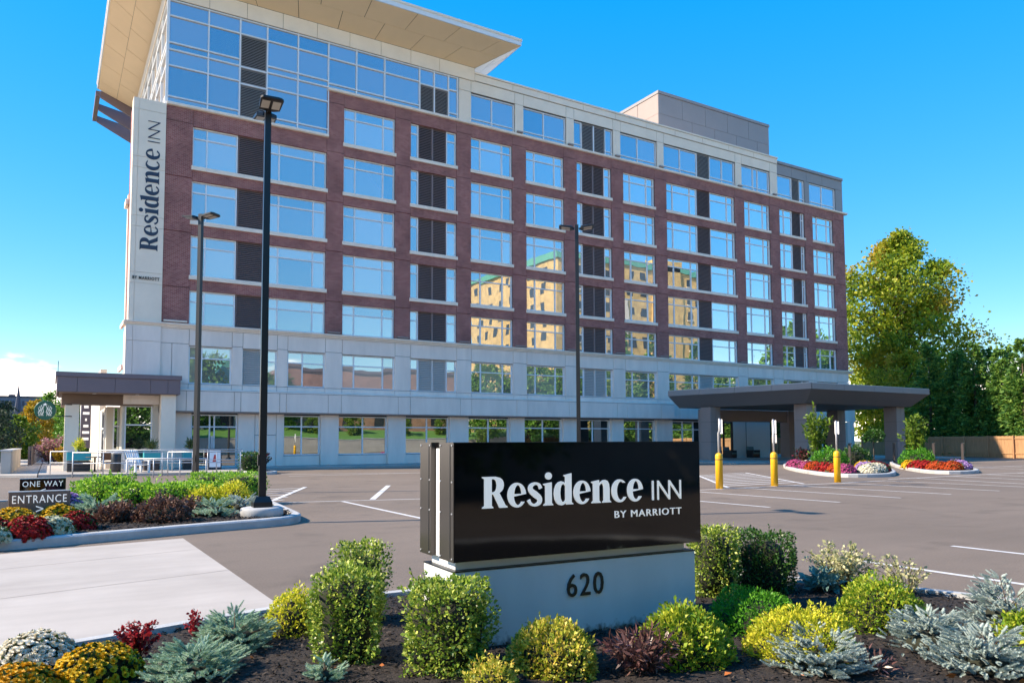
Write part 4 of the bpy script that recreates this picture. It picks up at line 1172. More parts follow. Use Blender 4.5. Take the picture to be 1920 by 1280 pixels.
for s in (-1, 1):
    MB().loft([[(-.32, s * .25 - .012, 0.02), (.32, s * .25 - .012, .02), (.32, s * .25 + .012, .02), (-.32, s * .25 + .012, .02)], [(-.32, s * .03 - .012, 1.1), (.32, s * .03 - .012, 1.1), (.32, s * .03 + .012, 1.1), (-.32, s * .03 + .012, 1.1)]], True, False).build('board', M['black_metal'], ab, True)
MB().add([(-.27, -.243, .14), (.27, -.243, .14), (.27, -.068, 1.0), (-.27, -.068, 1.0)], [(0, 1, 2, 3)]).build('poster', M['sign_white'], ab, True)
pbr('poster_red', (0.55, 0.05, 0.04), 0.6)
MB().add([(-.12, -.20, .42), (.08, -.20, .42), (.03, -.13, .78), (-.04, -.128, .78)], [(0, 1, 2, 3)]).build('poster_print', M['poster_red'], ab, True)
# white tub planter base of a lamp in the reflected lot is omitted; litter bin by the cafe
lb = thing('litter_bin', 'slim dark litter bin beside the white deck chair', 'bin', (2.75, 41.2, .12))
MB().lathe([(.20, 0), (.22, .05), (.22, .85), (.20, .88)], n=18).build('drum', M['black_metal'], lb, True)
MB().lathe([(.23, .88), (.20, .95), (.10, 1.0)], n=18).build('lid', M['galv'], lb, True)
# ------------------------------------------------------------------ kerbs and beds
def kerb_ring(name, pts, w=.15, h=.15, closed=True, m='kerb'):
    n = len(pts); P = [Vector((p[0], p[1], 0)) for p in pts]
    rings = []
    for i in range(n):
        pa = P[(i - 1) % n] if closed or i else P[i]; pb = P[(i + 1) % n] if closed or i < n - 1 else P[i]
        d = (pb - pa).normalized(); nr = Vector((d.y, -d.x, 0))        # points outward for counter-clockwise rings
        prof = [(0, -.06), (.01, h - .03), (-.015, h - .006), (-.04, h), (-w, h), (-w, -.06)]
        rings.append([(P[i].x + nr.x * o, P[i].y + nr.y * o, z) for o, z in prof])
    mb = MB()
    if closed: rings.append(rings[0])
    mb.loft(rings, not closed, False)
    o = mb.build(name, M[m]); o['kind'] = 'structure'
    return o
def round_pts(pts, it=2):
    for _ in range(it):
        q = []
        for i in range(len(pts)):
            a, b = pts[i], pts[(i + 1) % len(pts)]
            q += [(a[0] * .75 + b[0] * .25, a[1] * .75 + b[1] * .25), (a[0] * .25 + b[0] * .75, a[1] * .25 + b[1] * .75)]
        pts = q
    return pts
def inside(p, poly):
    r = False; n = len(poly); j = n - 1
    for i in range(n):
        if (poly[i][1] > p[1]) != (poly[j][1] > p[1]) and p[0] < (poly[j][0] - poly[i][0]) * (p[1] - poly[i][1]) / (poly[j][1] - poly[i][1]) + poly[i][0]: r = not r
        j = i
    return r
def hn(x, y, s=1.0):
    return math.sin(x * 3.1 * s + 1.3 * math.sin(y * 2.3 * s)) * .5 + math.sin(y * 4.7 * s + 1.7 * math.sin(x * 3.9 * s)) * .35
def bed(name, poly, z, step, mound=0.0, c=(0, 0), r=3.0):
    """lumpy sheet of bark mulch"""
    xs = np.arange(min(p[0] for p in poly), max(p[0] for p in poly) + step, step); ys = np.arange(min(p[1] for p in poly), max(p[1] for p in poly) + step, step)
    idx = {}; V = []; F = []
    def h(x, y):
        dd = math.hypot(x - c[0], y - c[1]) / r
        return z + mound * max(0, 1 - dd * dd) + .012 * hn(x, y, 2.0) + .006 * hn(x + 5, y - 3, 9)
    for i, x in enumerate(xs):
        for j, y in enumerate(ys):
            if inside((x, y), poly): idx[i, j] = len(V); V.append((x, y, h(x, y)))
    for (i, j) in idx:
        if (i + 1, j) in idx and (i + 1, j + 1) in idx and (i, j + 1) in idx: F.append((idx[i, j], idx[i + 1, j], idx[i + 1, j + 1], idx[i, j + 1]))
    me = np_mesh(name, V, F, True)
    o = link(name, me, M['mulch']); o['kind'] = 'structure'
    return h

front_poly = round_pts([(-3.2, 6.05), (-3.2, -1.0), (7.6, -1.0), (7.75, 2.6), (7.35, 4.4), (6.7, 5.7), (5.0, 6.75), (2.9, 7.05), (1.7, 6.95), (.4, 6.6), (-1.2, 6.2)], 2)
kerb_ring('kerb', front_poly, .14, .07)
fin = round_pts([(-3.1, 5.95), (-3.1, -.9), (7.5, -.9), (7.64, 2.55), (7.24, 4.33), (6.62, 5.6), (4.96, 6.63), (2.9, 6.93), (1.72, 6.83), (.43, 6.48), (-1.17, 6.08)], 2)
HF = bed('mulch_bed', fin, .03, .06, .03, (3.5, 4.2), 3.2)
isl = [(-9, 11.1), (-.6, 12.95), (.6, 13.2), (2.4, 13.75), (3.6, 13.95), (4.15, 14.5), (4.25, 15.3), (4.4, 17), (4.9, 22.0), (4.4, 23.4), (3.2, 23.2), (-.4, 22.4), (-9, 20)]
isl_r = round_pts(isl, 2)
kerb_ring('kerb', isl_r, .16, .15)
isl_in = round_pts([(-8.8, 11.35), (-.6, 13.1), (.6, 13.36), (2.4, 13.9), (3.55, 14.1), (4.0, 14.55), (4.1, 15.3), (4.25, 17), (4.74, 22.0), (4.3, 23.25), (3.2, 23.05), (-.4, 22.25), (-8.8, 19.8)], 2)
HI = bed('mulch_bed', isl_in, .13, .15, .03, (1, 17), 5)
i1 = round_pts([(27.1, 19.6), (28.2, 18.6), (30.2, 18.7), (36.5, 23.2), (40.5, 27.5), (41.5, 31), (38.5, 31.2), (34.2, 27.9), (30.1, 23.7)], 2)
i2 = round_pts([(32.9, 18.9), (34.6, 17.9), (37.4, 19.2), (44.5, 24.5), (48.5, 28.5), (46.5, 29.5), (41.5, 26.2), (36.5, 22.4)], 2)
kerb_ring('kerb', i1, .16, .15); kerb_ring('kerb', i2, .16, .15)
def shrink(poly, d):
    cx_ = sum(p[0] for p in poly) / len(poly); cy_ = sum(p[1] for p in poly) / len(poly)
    return [(p[0] + (cx_ - p[0]) * d / math.hypot(p[0] - cx_, p[1] - cy_), p[1] + (cy_ - p[1]) * d / math.hypot(p[0] - cx_, p[1] - cy_)) for p in poly]
H1 = bed('mulch_bed', shrink(i1, .16), .13, .3); H2 = bed('mulch_bed', shrink(i2, .16), .13, .3)
ic = round_pts([(7.75, 37.2), (9.0, 36.6), (9.6, 37.5), (9.3, 42.4), (8.7, 42.4)], 2)
kerb_ring('kerb', ic, .16, .15); HC = bed('mulch_bed', shrink(ic, .16), .13, .2)

# loose bark chips on the near bed
rg = np.random.default_rng(11)
def chips(n, xr, yr, hf, poly, size=(.012, .05)):
    V = []; F = []
    P = np.column_stack([rg.uniform(*xr, n), rg.uniform(*yr, n)])
    for x, y in P:
        if not inside((x, y), poly): continue
        l = rg.uniform(*size); w = l * rg.uniform(.2, .45); a = rg.uniform(0, 6.3); t = rg.normal(0, .35); r = rg.normal(0, .4)
        u = np.array([math.cos(a) * math.cos(t), math.sin(a) * math.cos(t), math.sin(t)]); v = np.array([-math.sin(a) * math.cos(r), math.cos(a) * math.cos(r), math.sin(r)])
        c = np.array([x, y, hf(x, y) + .006 + abs(rg.normal(0, .006))]); k = np.cross(u, v) * l * .12
        b = len(V)
        V += [c - u * l / 2 - v * w / 2, c + u * l / 2 - v * w * .3, c + u * l * .45 + v * w / 2, c - u * l * .4 + v * w / 2, c + k]
        F += [(b, b + 1, b + 4), (b + 1, b + 2, b + 4), (b + 2, b + 3, b + 4), (b + 3, b, b + 4)]
    return np_mesh('bark_chips', V, F)
leafmat('chipmat', [(.006, .005, .005), (.016, .011, .009), (.036, .025, .019), (.07, .052, .04)], 0, .9)
o = link('bark_chips', chips(26000, (-.6, 7.6), (1.8, 7.0), HF, fin), M['chipmat']); setp(o, 'loose dark bark chips covering the near planting bed', 'bark mulch', None, 'stuff')
o = link('bark_chips', chips(5000, (-1.5, 4.4), (12.8, 16.5), HI, isl_in, (.03, .09)), M['chipmat']); setp(o, 'loose dark bark chips on the island by the entrance sign', 'bark mulch', None, 'stuff')

# ------------------------------------------------------------------ foliage builders
def unit(a): return a / (np.linalg.norm(a, axis=-1, keepdims=True) + 1e-9)
def leaves(P, N, L, W, g, fold=.25, jit=.6, up=0.0):
    """one small folded quad per leaf; N = direction a leaf points in"""
    n = len(P)
    T = unit(N + g.normal(0, jit, (n, 3)) + np.array([0, 0, up]))
    S = unit(np.cross(T, g.normal(0, 1, (n, 3)))); Q = np.cross(T, S)
    sz_ = g.uniform(.5, 1.45, n); l = (L * sz_)[:, None]; w = (W * sz_ * g.uniform(.8, 1.2, n))[:, None]
    V = np.empty((n, 4, 3))
    V[:, 0] = P; V[:, 1] = P + T * l * .55 + S * w * .5 + Q * w * fold; V[:, 2] = P + T * l; V[:, 3] = P + T * l * .55 - S * w * .5 + Q * w * fold
    return V.reshape(-1, 3), np.arange(4 * n).reshape(-1, 4)
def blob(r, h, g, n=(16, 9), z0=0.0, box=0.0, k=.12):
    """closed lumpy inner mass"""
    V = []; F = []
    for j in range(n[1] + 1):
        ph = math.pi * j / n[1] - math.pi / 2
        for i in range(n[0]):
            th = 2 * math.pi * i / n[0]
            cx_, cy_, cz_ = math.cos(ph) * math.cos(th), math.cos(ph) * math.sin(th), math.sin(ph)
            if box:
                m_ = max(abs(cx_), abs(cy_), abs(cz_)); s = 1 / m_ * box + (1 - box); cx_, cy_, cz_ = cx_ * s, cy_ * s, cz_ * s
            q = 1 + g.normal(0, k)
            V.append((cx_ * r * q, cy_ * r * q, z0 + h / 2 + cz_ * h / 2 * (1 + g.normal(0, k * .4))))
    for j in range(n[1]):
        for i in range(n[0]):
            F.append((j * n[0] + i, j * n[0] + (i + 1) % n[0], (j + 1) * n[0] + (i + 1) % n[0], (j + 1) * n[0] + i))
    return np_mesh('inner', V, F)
def shell_points(n, r, h, g, box=0.0, depth=.12, clump=60, cs=.10, lo=-.35):
    """points through the outer shell of a dome or clipped block, gathered in clumps"""
    def surf(d):
        d = unit(d)
        if box:
            m_ = np.max(np.abs(d), axis=1, keepdims=True); s = 1 / m_ * box + (1 - box); d2 = d * s
        else: d2 = d
        return d, d2
    D = g.normal(0, 1, (n * 3, 3)); D = unit(D); D = D[D[:, 2] > lo][:n]
    C = unit(g.normal(0, 1, (clump, 3))); 
    dots = D @ C.T; near = dots.max(1)
    bump = np.clip((near - .90) / .10, 0, 1)
    nd, sd = surf(D)
    rad = 1 - np.abs(g.normal(0, depth, len(D))) + cs * (bump - .5)
    P = sd * rad[:, None]
    P = P * np.array([r, r, h / 2 if lo < -.2 else h]) + np.array([0, 0, h / 2 if lo < -.2 else 0])
    return P, nd
def shrub(name, label, cat, loc, parts, rz=0.0, group=None, stems=None):
    t = thing(name, label, cat, loc, rz, group)
    for (pn, me, m) in parts:
        o = link(pn, me, M[m], t, True)
        if pn in ('foliage', 'blooms', 'needles'): o['kind'] = 'stuff'
    return t
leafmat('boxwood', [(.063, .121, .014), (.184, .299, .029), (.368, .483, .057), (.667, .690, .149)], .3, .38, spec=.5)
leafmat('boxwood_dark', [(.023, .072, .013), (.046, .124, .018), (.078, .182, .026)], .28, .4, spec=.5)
leafmat('goldleaf', [(.300, .390, .018), (.540, .570, .030), (.750, .690, .044), (.840, .750, .090)], .35, .5)
leafmat('limeleaf', [(.103, .230, .016), (.230, .368, .023), (.437, .506, .034), (.598, .575, .069)], .35, .5)
leafmat('greendome', [(.05, .20, .015), (.10, .32, .02), (.18, .45, .03)], .35, .5)
leafmat('spirea', [(.144, .245, .017), (.432, .461, .043), (.691, .605, .086), (.850, .605, .144)], .35, .5)
leafmat('spruce', [(.24, .33, .30), (.36, .46, .43), (.50, .58, .55), (.58, .60, .52)], .15, .6)
leafmat('spruce_green', [(.143, .264, .165), (.264, .418, .275), (.418, .583, .440), (.594, .682, .528)], .15, .6)
leafmat('barberry', [(.130, .005, .013), (.338, .013, .026), (.468, .039, .039), (.169, .026, .039)], .35, .45)
leafmat('bronze', [(.07, .030, .032), (.13, .06, .055), (.20, .11, .09), (.10, .035, .05)], .2, .35)
leafmat('heuchera', [(.08, .035, .03), (.16, .08, .06), (.24, .14, .09)], .2, .5)
leafmat('variegated', [(.38, .40, .16), (.55, .52, .28), (.66, .62, .40), (.30, .34, .10)], .35, .5)
leafmat('hosta', [(.10, .20, .17), (.16, .30, .26), (.24, .38, .33)], .2, .5)
leafmat('mumleaf', [(.025, .06, .012), (.05, .10, .02)], .2, .6)
leafmat('hedge', [(.088, .211, .018), (.176, .386, .026), (.316, .562, .044), (.527, .737, .088)], .35, .4)
leafmat('rose', [(.05, .03, .03), (.04, .07, .02), (.30, .02, .06)], .2, .5)
leafmat('grassy', [(.10, .14, .03), (.16, .20, .05), (.22, .22, .09)], .3, .6)
leafmat('sapling', [(.08, .16, .015), (.14, .24, .02), (.22, .30, .03)], .4, .5)
for nm, cs_ in dict(white=[(.76, .70, .55), (.84, .78, .62), (.86, .82, .70)], yellow=[(.62, .38, .004), (.72, .46, .006), (.78, .54, .02)], gold=[(.70, .36, .004), (.78, .44, .006)], red=[(.30, .006, .008), (.42, .012, .012), (.50, .03, .02)],
                    orange=[(.50, .07, .012), (.60, .10, .015)], maroon=[(.18, .006, .02), (.26, .012, .03)], pink=[(.45, .06, .20), (.55, .12, .28)], lilac=[(.45, .26, .55), (.56, .36, .64)], cream=[(.62, .62, .42), (.72, .72, .54)]).items():
    leafmat('bloom_' + nm, cs_, .25, .6)

def boxwood(label, loc, r, h, seed, m='boxwood', n=5200, L=.026, box=.88, group='clipped boxwood shrubs', name='boxwood_shrub', shoots=48):
    g = np.random.default_rng(seed)
    P, D = shell_points(n, r, h, g, box, .13, 90, .24, lo=-.9)
    zz = np.clip(P[:, 2] / h, 0, 1.1); aa = np.arctan2(P[:, 1], P[:, 0])
    taper = (.88 + .20 * zz - .08 * zz ** 3) * (1 + .07 * np.sin(3 * aa + seed + 2.5 * zz) + .05 * np.sin(5 * aa - seed + 6 * zz) + .035 * np.sin(11 * aa + 9 * zz))
    P[:, 0] *= taper; P[:, 1] *= taper; P[:, 2] *= 1 + .05 * np.sin(2 * aa + seed) * (zz > .6)
    keep = g.uniform(0, 1, len(P)) > .30 * (np.sin(9 * aa + 4 * zz + seed) > .55); P, D = P[keep], D[keep]
    nd = D * np.array([1, 1, .6])
    V, F = leaves(P, nd, L, L * .62, g, jit=.75, up=.35)
    Vs, Fs = [V], [F]; k = len(V)
    stems = MB()
    for i in range(shoots):
        a = g.uniform(0, 6.28); rr = r * g.uniform(.55, 1.02); p0 = np.array([math.cos(a) * rr, math.sin(a) * rr, h * g.uniform(.45, .98)])
        d = unit(np.array([math.cos(a) * .35, math.sin(a) * .35, 1.0])); l = g.uniform(.04, .12) * (L / .026)
        q = p0 + d * np.linspace(0, l, 16)[:, None]
        v, f = leaves(q, np.tile(d, (16, 1)) * .6, L * .9, L * .5, g, jit=.8, up=.2); Vs.append(v); Fs.append(f + k); k += len(v)
        stems.tube([tuple(p0 - d * .1), tuple(p0 + d * l)], .0018, 4, smooth=False)
    for i in range(7):
        a = g.uniform(0, 6.28); stems.tube([(math.cos(a) * .02, math.sin(a) * .02, -.03), (math.cos(a) * r * .5, math.sin(a) * r * .5, h * .6)], [.008, .004], 5)
    me = np_mesh('foliage', np.vstack(Vs), np.vstack(Fs))
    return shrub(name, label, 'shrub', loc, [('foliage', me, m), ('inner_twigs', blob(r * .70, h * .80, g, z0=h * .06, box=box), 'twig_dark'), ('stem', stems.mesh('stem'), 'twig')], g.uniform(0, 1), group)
def dome(label, loc, r, h, seed, m, n=4200, L=.026, w=.5, clump=150, cs=.20, group='mounded foliage shrubs', name='mounded_shrub', up=.5, jit=.7):
    g = np.random.default_rng(seed)
    P, D = shell_points(n, r, h, g, 0, .10, clump, cs, lo=-.12)
    wob = 1 + .07 * np.sin(3 * np.arctan2(D[:, 1], D[:, 0]) + seed) + .05 * np.sin(7 * np.arctan2(D[:, 1], D[:, 0]) + 2 * seed)
    P *= wob[:, None]
    P[:, 2] *= 1 + .10 * np.sin(2 * np.arctan2(D[:, 1], D[:, 0]) + seed * 1.7)
    V, F = leaves(P, D, L, L * w, g, jit=jit, up=up)
    Vs, Fs = [V], [F]; k = len(V); ns = 60
    for i in range(ns):                                   # young shoots standing out of the mound
        d0 = unit(np.array([g.normal(), g.normal(), abs(g.normal()) + .25])); p0 = d0 * np.array([r, r, h]) * .96; d1 = unit(d0 + np.array([0, 0, .8])); l_ = L * g.uniform(1.0, 3.0)
        v, f = leaves(p0 + d1 * np.linspace(0, l_, 9)[:, None], np.tile(d1, (9, 1)) * .7, L * .85, L * w * .8, g, jit=.7, up=.2); Vs.append(v); Fs.append(f + k); k += len(v)
    V, F = np.vstack(Vs), np.vstack(Fs)
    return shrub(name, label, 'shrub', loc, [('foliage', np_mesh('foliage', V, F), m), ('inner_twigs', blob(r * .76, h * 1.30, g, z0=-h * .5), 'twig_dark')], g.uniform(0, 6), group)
def sprig_template(g, nn=64, l=.10, nl=.020, tip=True):
    """a spruce shoot along +Z: needles all round"""
    V = []; F = []
    for i in range(nn):
        t = i / nn; z = l * t; a = i * 2.4
        d = np.array([math.cos(a) * .8, math.sin(a) * .8, .62 + .5 * t]); d /= np.linalg.norm(d)
        s = np.array([-math.sin(a), math.cos(a), 0]) * (.0019 if nl < .03 else .004)
        p = np.array([0, 0, z]); ln = nl * (1 - .35 * t)
        b = len(V); V += [p - s, p + s, p + d * ln + s * .3, p + d * ln - s * .3]; F.append((b, b + 1, b + 2, b + 3))
    return np.array(V), np.array(F)
def spruce(label, loc, r, h, seed, m='spruce', n=560, sl=.070, nl=.0185, group='dwarf spruces'):
    """low layered mound of stubby shoots, each set all round with needles"""
    g = np.random.default_rng(seed)
    TV, TF = sprig_template(g, 84 if nl < .03 else 44, sl, nl)
    nb = max(10, n // 26)                                   # boughs
    ba = np.arange(nb) * 2.39996 + g.normal(0, .25, nb); bz = np.clip(1 - (np.arange(nb) + .5) / nb + g.normal(0, .06, nb), .03, 1)
    P = []; A = []; st = MB()
    for i in range(nb):
        br = r * math.sqrt(max(.06, 1 - (bz[i] * .93) ** 2)) * g.uniform(.8, 1.08); d = np.array([math.cos(ba[i]), math.sin(ba[i]), 0])
        tip = d * br + np.array([0, 0, h * bz[i]]); root = np.array([0, 0, h * bz[i] * .45])
        st.tube([tuple(root), tuple(root * .5 + tip * .5 + np.array([0, 0, .015])), tuple(tip)], [.006, .004, .002], 4, smooth=False)
        k = max(6, int(n / nb)); side = np.array([-d[1], d[0], 0])
        t = g.uniform(.35, 1.0, k); wd = (1.15 - t) * br * .62
        off = g.normal(0, 1, k) * wd
        P.append(root + (tip - root) * t[:, None] + side * off[:, None] + np.array([0, 0, 1]) * g.normal(.0, h * .045, (k, 1)))
        A.append(unit(d * .9 + side * (np.sign(off) * g.uniform(.1, .9, k))[:, None] + np.array([0, 0, 1]) * g.uniform(.15, .75, (k, 1)) + g.normal(0, .12, (k, 3))))
    P = np.vstack(P); ax = np.vstack(A); n = len(P); P[:, 2] = np.maximum(P[:, 2], .01)
    tmp = unit(np.cross(ax, np.array([.3, .5, .1]))); bi = np.cross(ax, tmp)
    sc_ = g.uniform(.65, 1.2, n)
    V = (TV[None, :, 0, None] * tmp[:, None] + TV[None, :, 1, None] * bi[:, None] + TV[None, :, 2, None] * ax[:, None]) * sc_[:, None, None] + P[:, None]
    F = TF[None] + (np.arange(n) * len(TV))[:, None, None]
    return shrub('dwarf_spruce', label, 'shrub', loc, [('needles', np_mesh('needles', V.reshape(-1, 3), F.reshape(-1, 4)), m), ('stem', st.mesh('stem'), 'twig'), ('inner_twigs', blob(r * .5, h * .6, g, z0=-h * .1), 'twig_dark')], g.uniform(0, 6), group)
def bloom_template(pet=11, rows=2, s=.02):
    V = []; F = []
    for k in range(rows):
        for i in range(pet):
            a = 2 * math.pi * (i + .5 * k) / pet; el = .35 + .5 * k
            rr = s * (1 - .22 * k)
            d = np.array([math.cos(a) * math.cos(el), math.sin(a) * math.cos(el), math.sin(el)]); t = np.array([-math.sin(a), math.cos(a), 0]) * s * .30
            b = len(V); V += [np.zeros(3), d * rr * .6 + t, d * rr + np.array([0, 0, s * .08]), d * rr * .6 - t]; F.append((b, b + 1, b + 2, b + 3))
    return np.array(V), np.array(F)
def mum(label, loc, r, h, seed, colour, n=330, s=.021, group='chrysanthemums', pet=11, gaps=0.0, nleaf=700):
    g = np.random.default_rng(seed)
    TV, TF = bloom_template(pet, 3 if s < .03 else 2, s)
    m_ = int(n * 1.9)
    i = np.arange(m_) + .5; ph = np.arccos(1 - 1.12 * i / m_); th = i * 2.39996
    D = np.column_stack([np.cos(th) * np.sin(ph), np.sin(th) * np.sin(ph), np.cos(ph)])
    D = unit(D + g.normal(0, .035, D.shape)); D = D[g.uniform(0, 1, len(D)) > gaps][:n * 2]
    D = D[D[:, 2] > -.1]
    P = D * np.array([r, r, h]) * (1 + g.normal(0, .03, (len(D), 1)))
    ax = unit(D * np.array([1, 1, 1.0]) + np.array([0, 0, .45]) + g.normal(0, .16, D.shape))
    tmp = unit(np.cross(ax, np.array([.31, .52, .13]))); bi = np.cross(ax, tmp)
    sc_ = g.uniform(.78, 1.2, len(D))
    V = (TV[None, :, 0, None] * tmp[:, None] + TV[None, :, 1, None] * bi[:, None] + TV[None, :, 2, None] * ax[:, None]) * sc_[:, None, None] + P[:, None]
    F = TF[None] + (np.arange(len(D)) * len(TV))[:, None, None]
    # keep each head one island: join petals at a shared first vertex
    F = F.reshape(-1, 4)
    first = (F[:, 0] // len(TV)) * len(TV); F[:, 0] = first
    Pl, Dl = shell_points(nleaf, r * .97, h * .95, g, 0, .06, 40, .05, lo=-.12)
    lv, lf = leaves(Pl, Dl, s * 1.5, s * .9, g)
    return shrub('chrysanthemum', label, 'flower', loc, [('blooms', np_mesh('blooms', V.reshape(-1, 3), F), 'bloom_' + colour), ('foliage', np_mesh('foliage', lv, lf), 'mumleaf'), ('inner_twigs', blob(r * .82, h * 1.4, g, z0=-h * .5, k=.05), 'twig_dark')], g.uniform(0, 6), group)
def stemmy(name, label, loc, r, h, seed, m, n_st=24, per=22, L=.035, W=.02, jit=.6, spread=.8, droop=0.0, cat='shrub', group=None, tm='twig', lo=.25):
    """open shrub: arching stems set with leaves"""
    g = np.random.default_rng(seed)
    st = MB(); Pp = []; Dd = []
    for i in range(n_st):
        a = g.uniform(0, 6.28); rr = r * g.uniform(.25, 1.0); hh = h * g.uniform(.65, 1.08) * (1 - .35 * (rr / r) ** 2)
        p0 = np.array([math.cos(a) * r * .08, math.sin(a) * r * .08, -.02]); p2 = np.array([math.cos(a) * rr * spread, math.sin(a) * rr * spread, hh]); p1 = np.array([p2[0] * .35, p2[1] * .35, hh * .65])
        ts = np.linspace(0, 1, 7)[:, None]; C = (1 - ts) ** 2 * p0 + 2 * ts * (1 - ts) * p1 + ts ** 2 * p2
        st.tube([tuple(c) for c in C], np.linspace(.0045, .0015, 7) * (h / .35) ** .5, 4, smooth=False)
        tt = g.uniform(lo, 1.0, per)[:, None]; Q = (1 - tt) ** 2 * p0 + 2 * tt * (1 - tt) * p1 + tt ** 2 * p2
        Pp.append(Q + g.normal(0, L * .25, Q.shape)); d = unit(p2 - p1); Dd.append(np.tile(d, (per, 1)) + g.normal(0, .7, (per, 3)) - np.array([0, 0, droop]))
    P = np.vstack(Pp); D = np.vstack(Dd)
    V, F = leaves(P, D, L, W, g, jit=jit)
    return shrub(name, label, cat, loc, [('foliage', np_mesh('foliage', V, F), m), ('stem', st.mesh('stem'), tm)], 0, group)

# ------------------------------------------------------------------ near bed planting
def at(x, y, dz=0): return (x, y, HF(x, y) + dz)
boxwood('tall clipped boxwood left of the sign, front one of two', at(1.77, 5.06), .205, .58, 1, n=6400)
boxwood('smaller clipped boxwood peeping out behind the tall one left of the sign', at(2.19, 6.0), .18, .60, 2, n=4200)
boxwood('clipped boxwood against the left end of the white sign base', at(2.20, 4.43), .228, .53, 3, n=7000, shoots=70)
boxwood('sunlit clipped boxwood at the right end of the black sign', at(5.42, 5.25), .20, .60, 4, n=5000)
boxwood('dark clipped boxwood in the shade right of the sunlit one', at(6.0, 5.15), .26, .55, 5, 'boxwood_dark', n=6000)  # shade from its neighbour is also put into the darker leaf colour
dome('small golden mound beside the concrete driveway, behind the boxwood', at(1.66, 6.02), .20, .28, 6, 'goldleaf', n=2400)
dome('deep green mound in the shade right of the sign base', at(4.70, 4.12), .34, .27, 7, 'greendome', n=6500, L=.024)
dome('golden-green mound behind the blue spruces, next to the pale variegated shrub', at(5.55, 3.66), .30, .33, 8, 'limeleaf', n=5200, L=.028)
dome('large golden mound with a blue spruce growing before it', at(4.36, 3.42), .34, .27, 9, 'goldleaf', n=6800, L=.024)
dome('yellow-green mound with amber tips centred before the sign base', at(2.78, 4.08), .26, .26, 10, 'spirea', n=4200, L=.03)
dome('loose yellow-green mound before the right half of the sign base', at(3.62, 3.80), .27, .29, 11, 'limeleaf', n=3800, L=.036, cs=.32)
dome('little amber-tipped shoots at the picture foot below the sign base', at(2.25, 3.95), .13, .12, 12, 'spirea', n=600, L=.03)
spruce('blue dwarf spruce growing before the large golden mound', at(4.20, 3.18), .30, .23, 20)
spruce('blue dwarf spruce between the golden mounds and the right edge', at(5.22, 3.07), .26, .29, 21)
spruce('blue dwarf spruce at the lower right corner', at(5.10, 2.62), .32, .26, 22, n=600)
spruce('tall blue dwarf spruce at the right edge by the kerb', at(6.38, 3.12), .33, .40, 23, n=600)
spruce('green-blue dwarf spruce in the left bed nearest the driveway edge', at(1.17, 5.76), .29, .25, 24, 'spruce_green', n=600)
spruce('green-blue dwarf spruce at the picture foot on the left', at(.83, 5.28), .29, .19, 25, 'spruce_green', n=560)
spruce('small spruce tip at the picture foot below the tall boxwood', at(1.50, 4.72), .10, .10, 26, 'spruce_green', n=70)
dome('leafy lime shrub half hidden among the right edge spruces', at(5.85, 2.72), .17, .22, 27, 'limeleaf', n=900, L=.04)
stemmy('barberry', 'red barberry beside the driveway in the left bed', at(.56, 5.93), .20, .27, 30, 'barberry', 30, 30, .026, .02, cat='shrub')
stemmy('barberry', 'small red barberry sprays behind the green-blue spruce', at(.98, 6.28), .12, .20, 31, 'barberry', 12, 22, .024, .018, cat='shrub')
stemmy('bronze_shrub', 'bronze-leaved shrub with long narrow leaves at the picture foot', at(3.20, 3.72), .32, .26, 32, 'bronze', 46, 30, .06, .013, cat='shrub')
stemmy('bronze_shrub', 'dark bronze shoots at the foot of the blue spruce', at(4.42, 2.95), .16, .10, 33, 'bronze', 14, 16, .06, .012, cat='shrub')
stemmy('variegated_shrub', 'pale cream variegated shrub at the kerb behind the golden mound', at(6.80, 4.85), .52, .44, 34, 'variegated', 60, 28, .036, .026, cat='shrub')
stemmy('variegated_shrub', 'thin pale variegated sprays right of the larger pale shrub', at(6.98, 4.30), .34, .38, 35, 'variegated', 20, 24, .034, .024, cat='shrub')
stemmy('hosta', 'small blue-green leafy clump beside the dark boxwood', at(6.42, 4.82), .19, .16, 36, 'hosta', 26, 8, .09, .045, cat='plant', lo=.6)
mum('white chrysanthemum mound at the left edge by the driveway', at(-.04, 5.84), .255, .25, 40, 'white', n=300, s=.0235)
mum('yellow chrysanthemum mound beside the white one', at(.30, 5.52), .25, .20, 41, 'yellow', n=250, s=.024, gaps=.25)
mum('golden chrysanthemum mound in the lower left corner', at(-.13, 5.40), .24, .17, 42, 'gold', n=240, s=.024)
# fallen leaves
g = np.random.default_rng(5)
fl = []
for i in range(26):
    x, y = g.uniform(.2, 7), g.uniform(2.4, 6.6)
    if inside((x, y), fin): fl.append((x, y, HF(x, y) + .02))
fl += [(1.62, 4.80, HF(1.6, 4.8) + .02), (1.85, 4.70, HF(1.85, 4.7) + .02), (5.4, 2.85, HF(5.4, 2.85) + .02), (3.95, 3.1, HF(3.95, 3.1) + .02)]
fl = np.array(fl); V, F = leaves(fl, g.normal(0, 1, fl.shape) * np.array([1, 1, .1]), .06, .045, g, jit=.1)
o = link('fallen_leaves', np_mesh('fallen_leaves', V, F), M['dead_leaf']); setp(o, 'orange fallen leaves scattered over the near bark mulch', 'leaves', None, 'stuff')

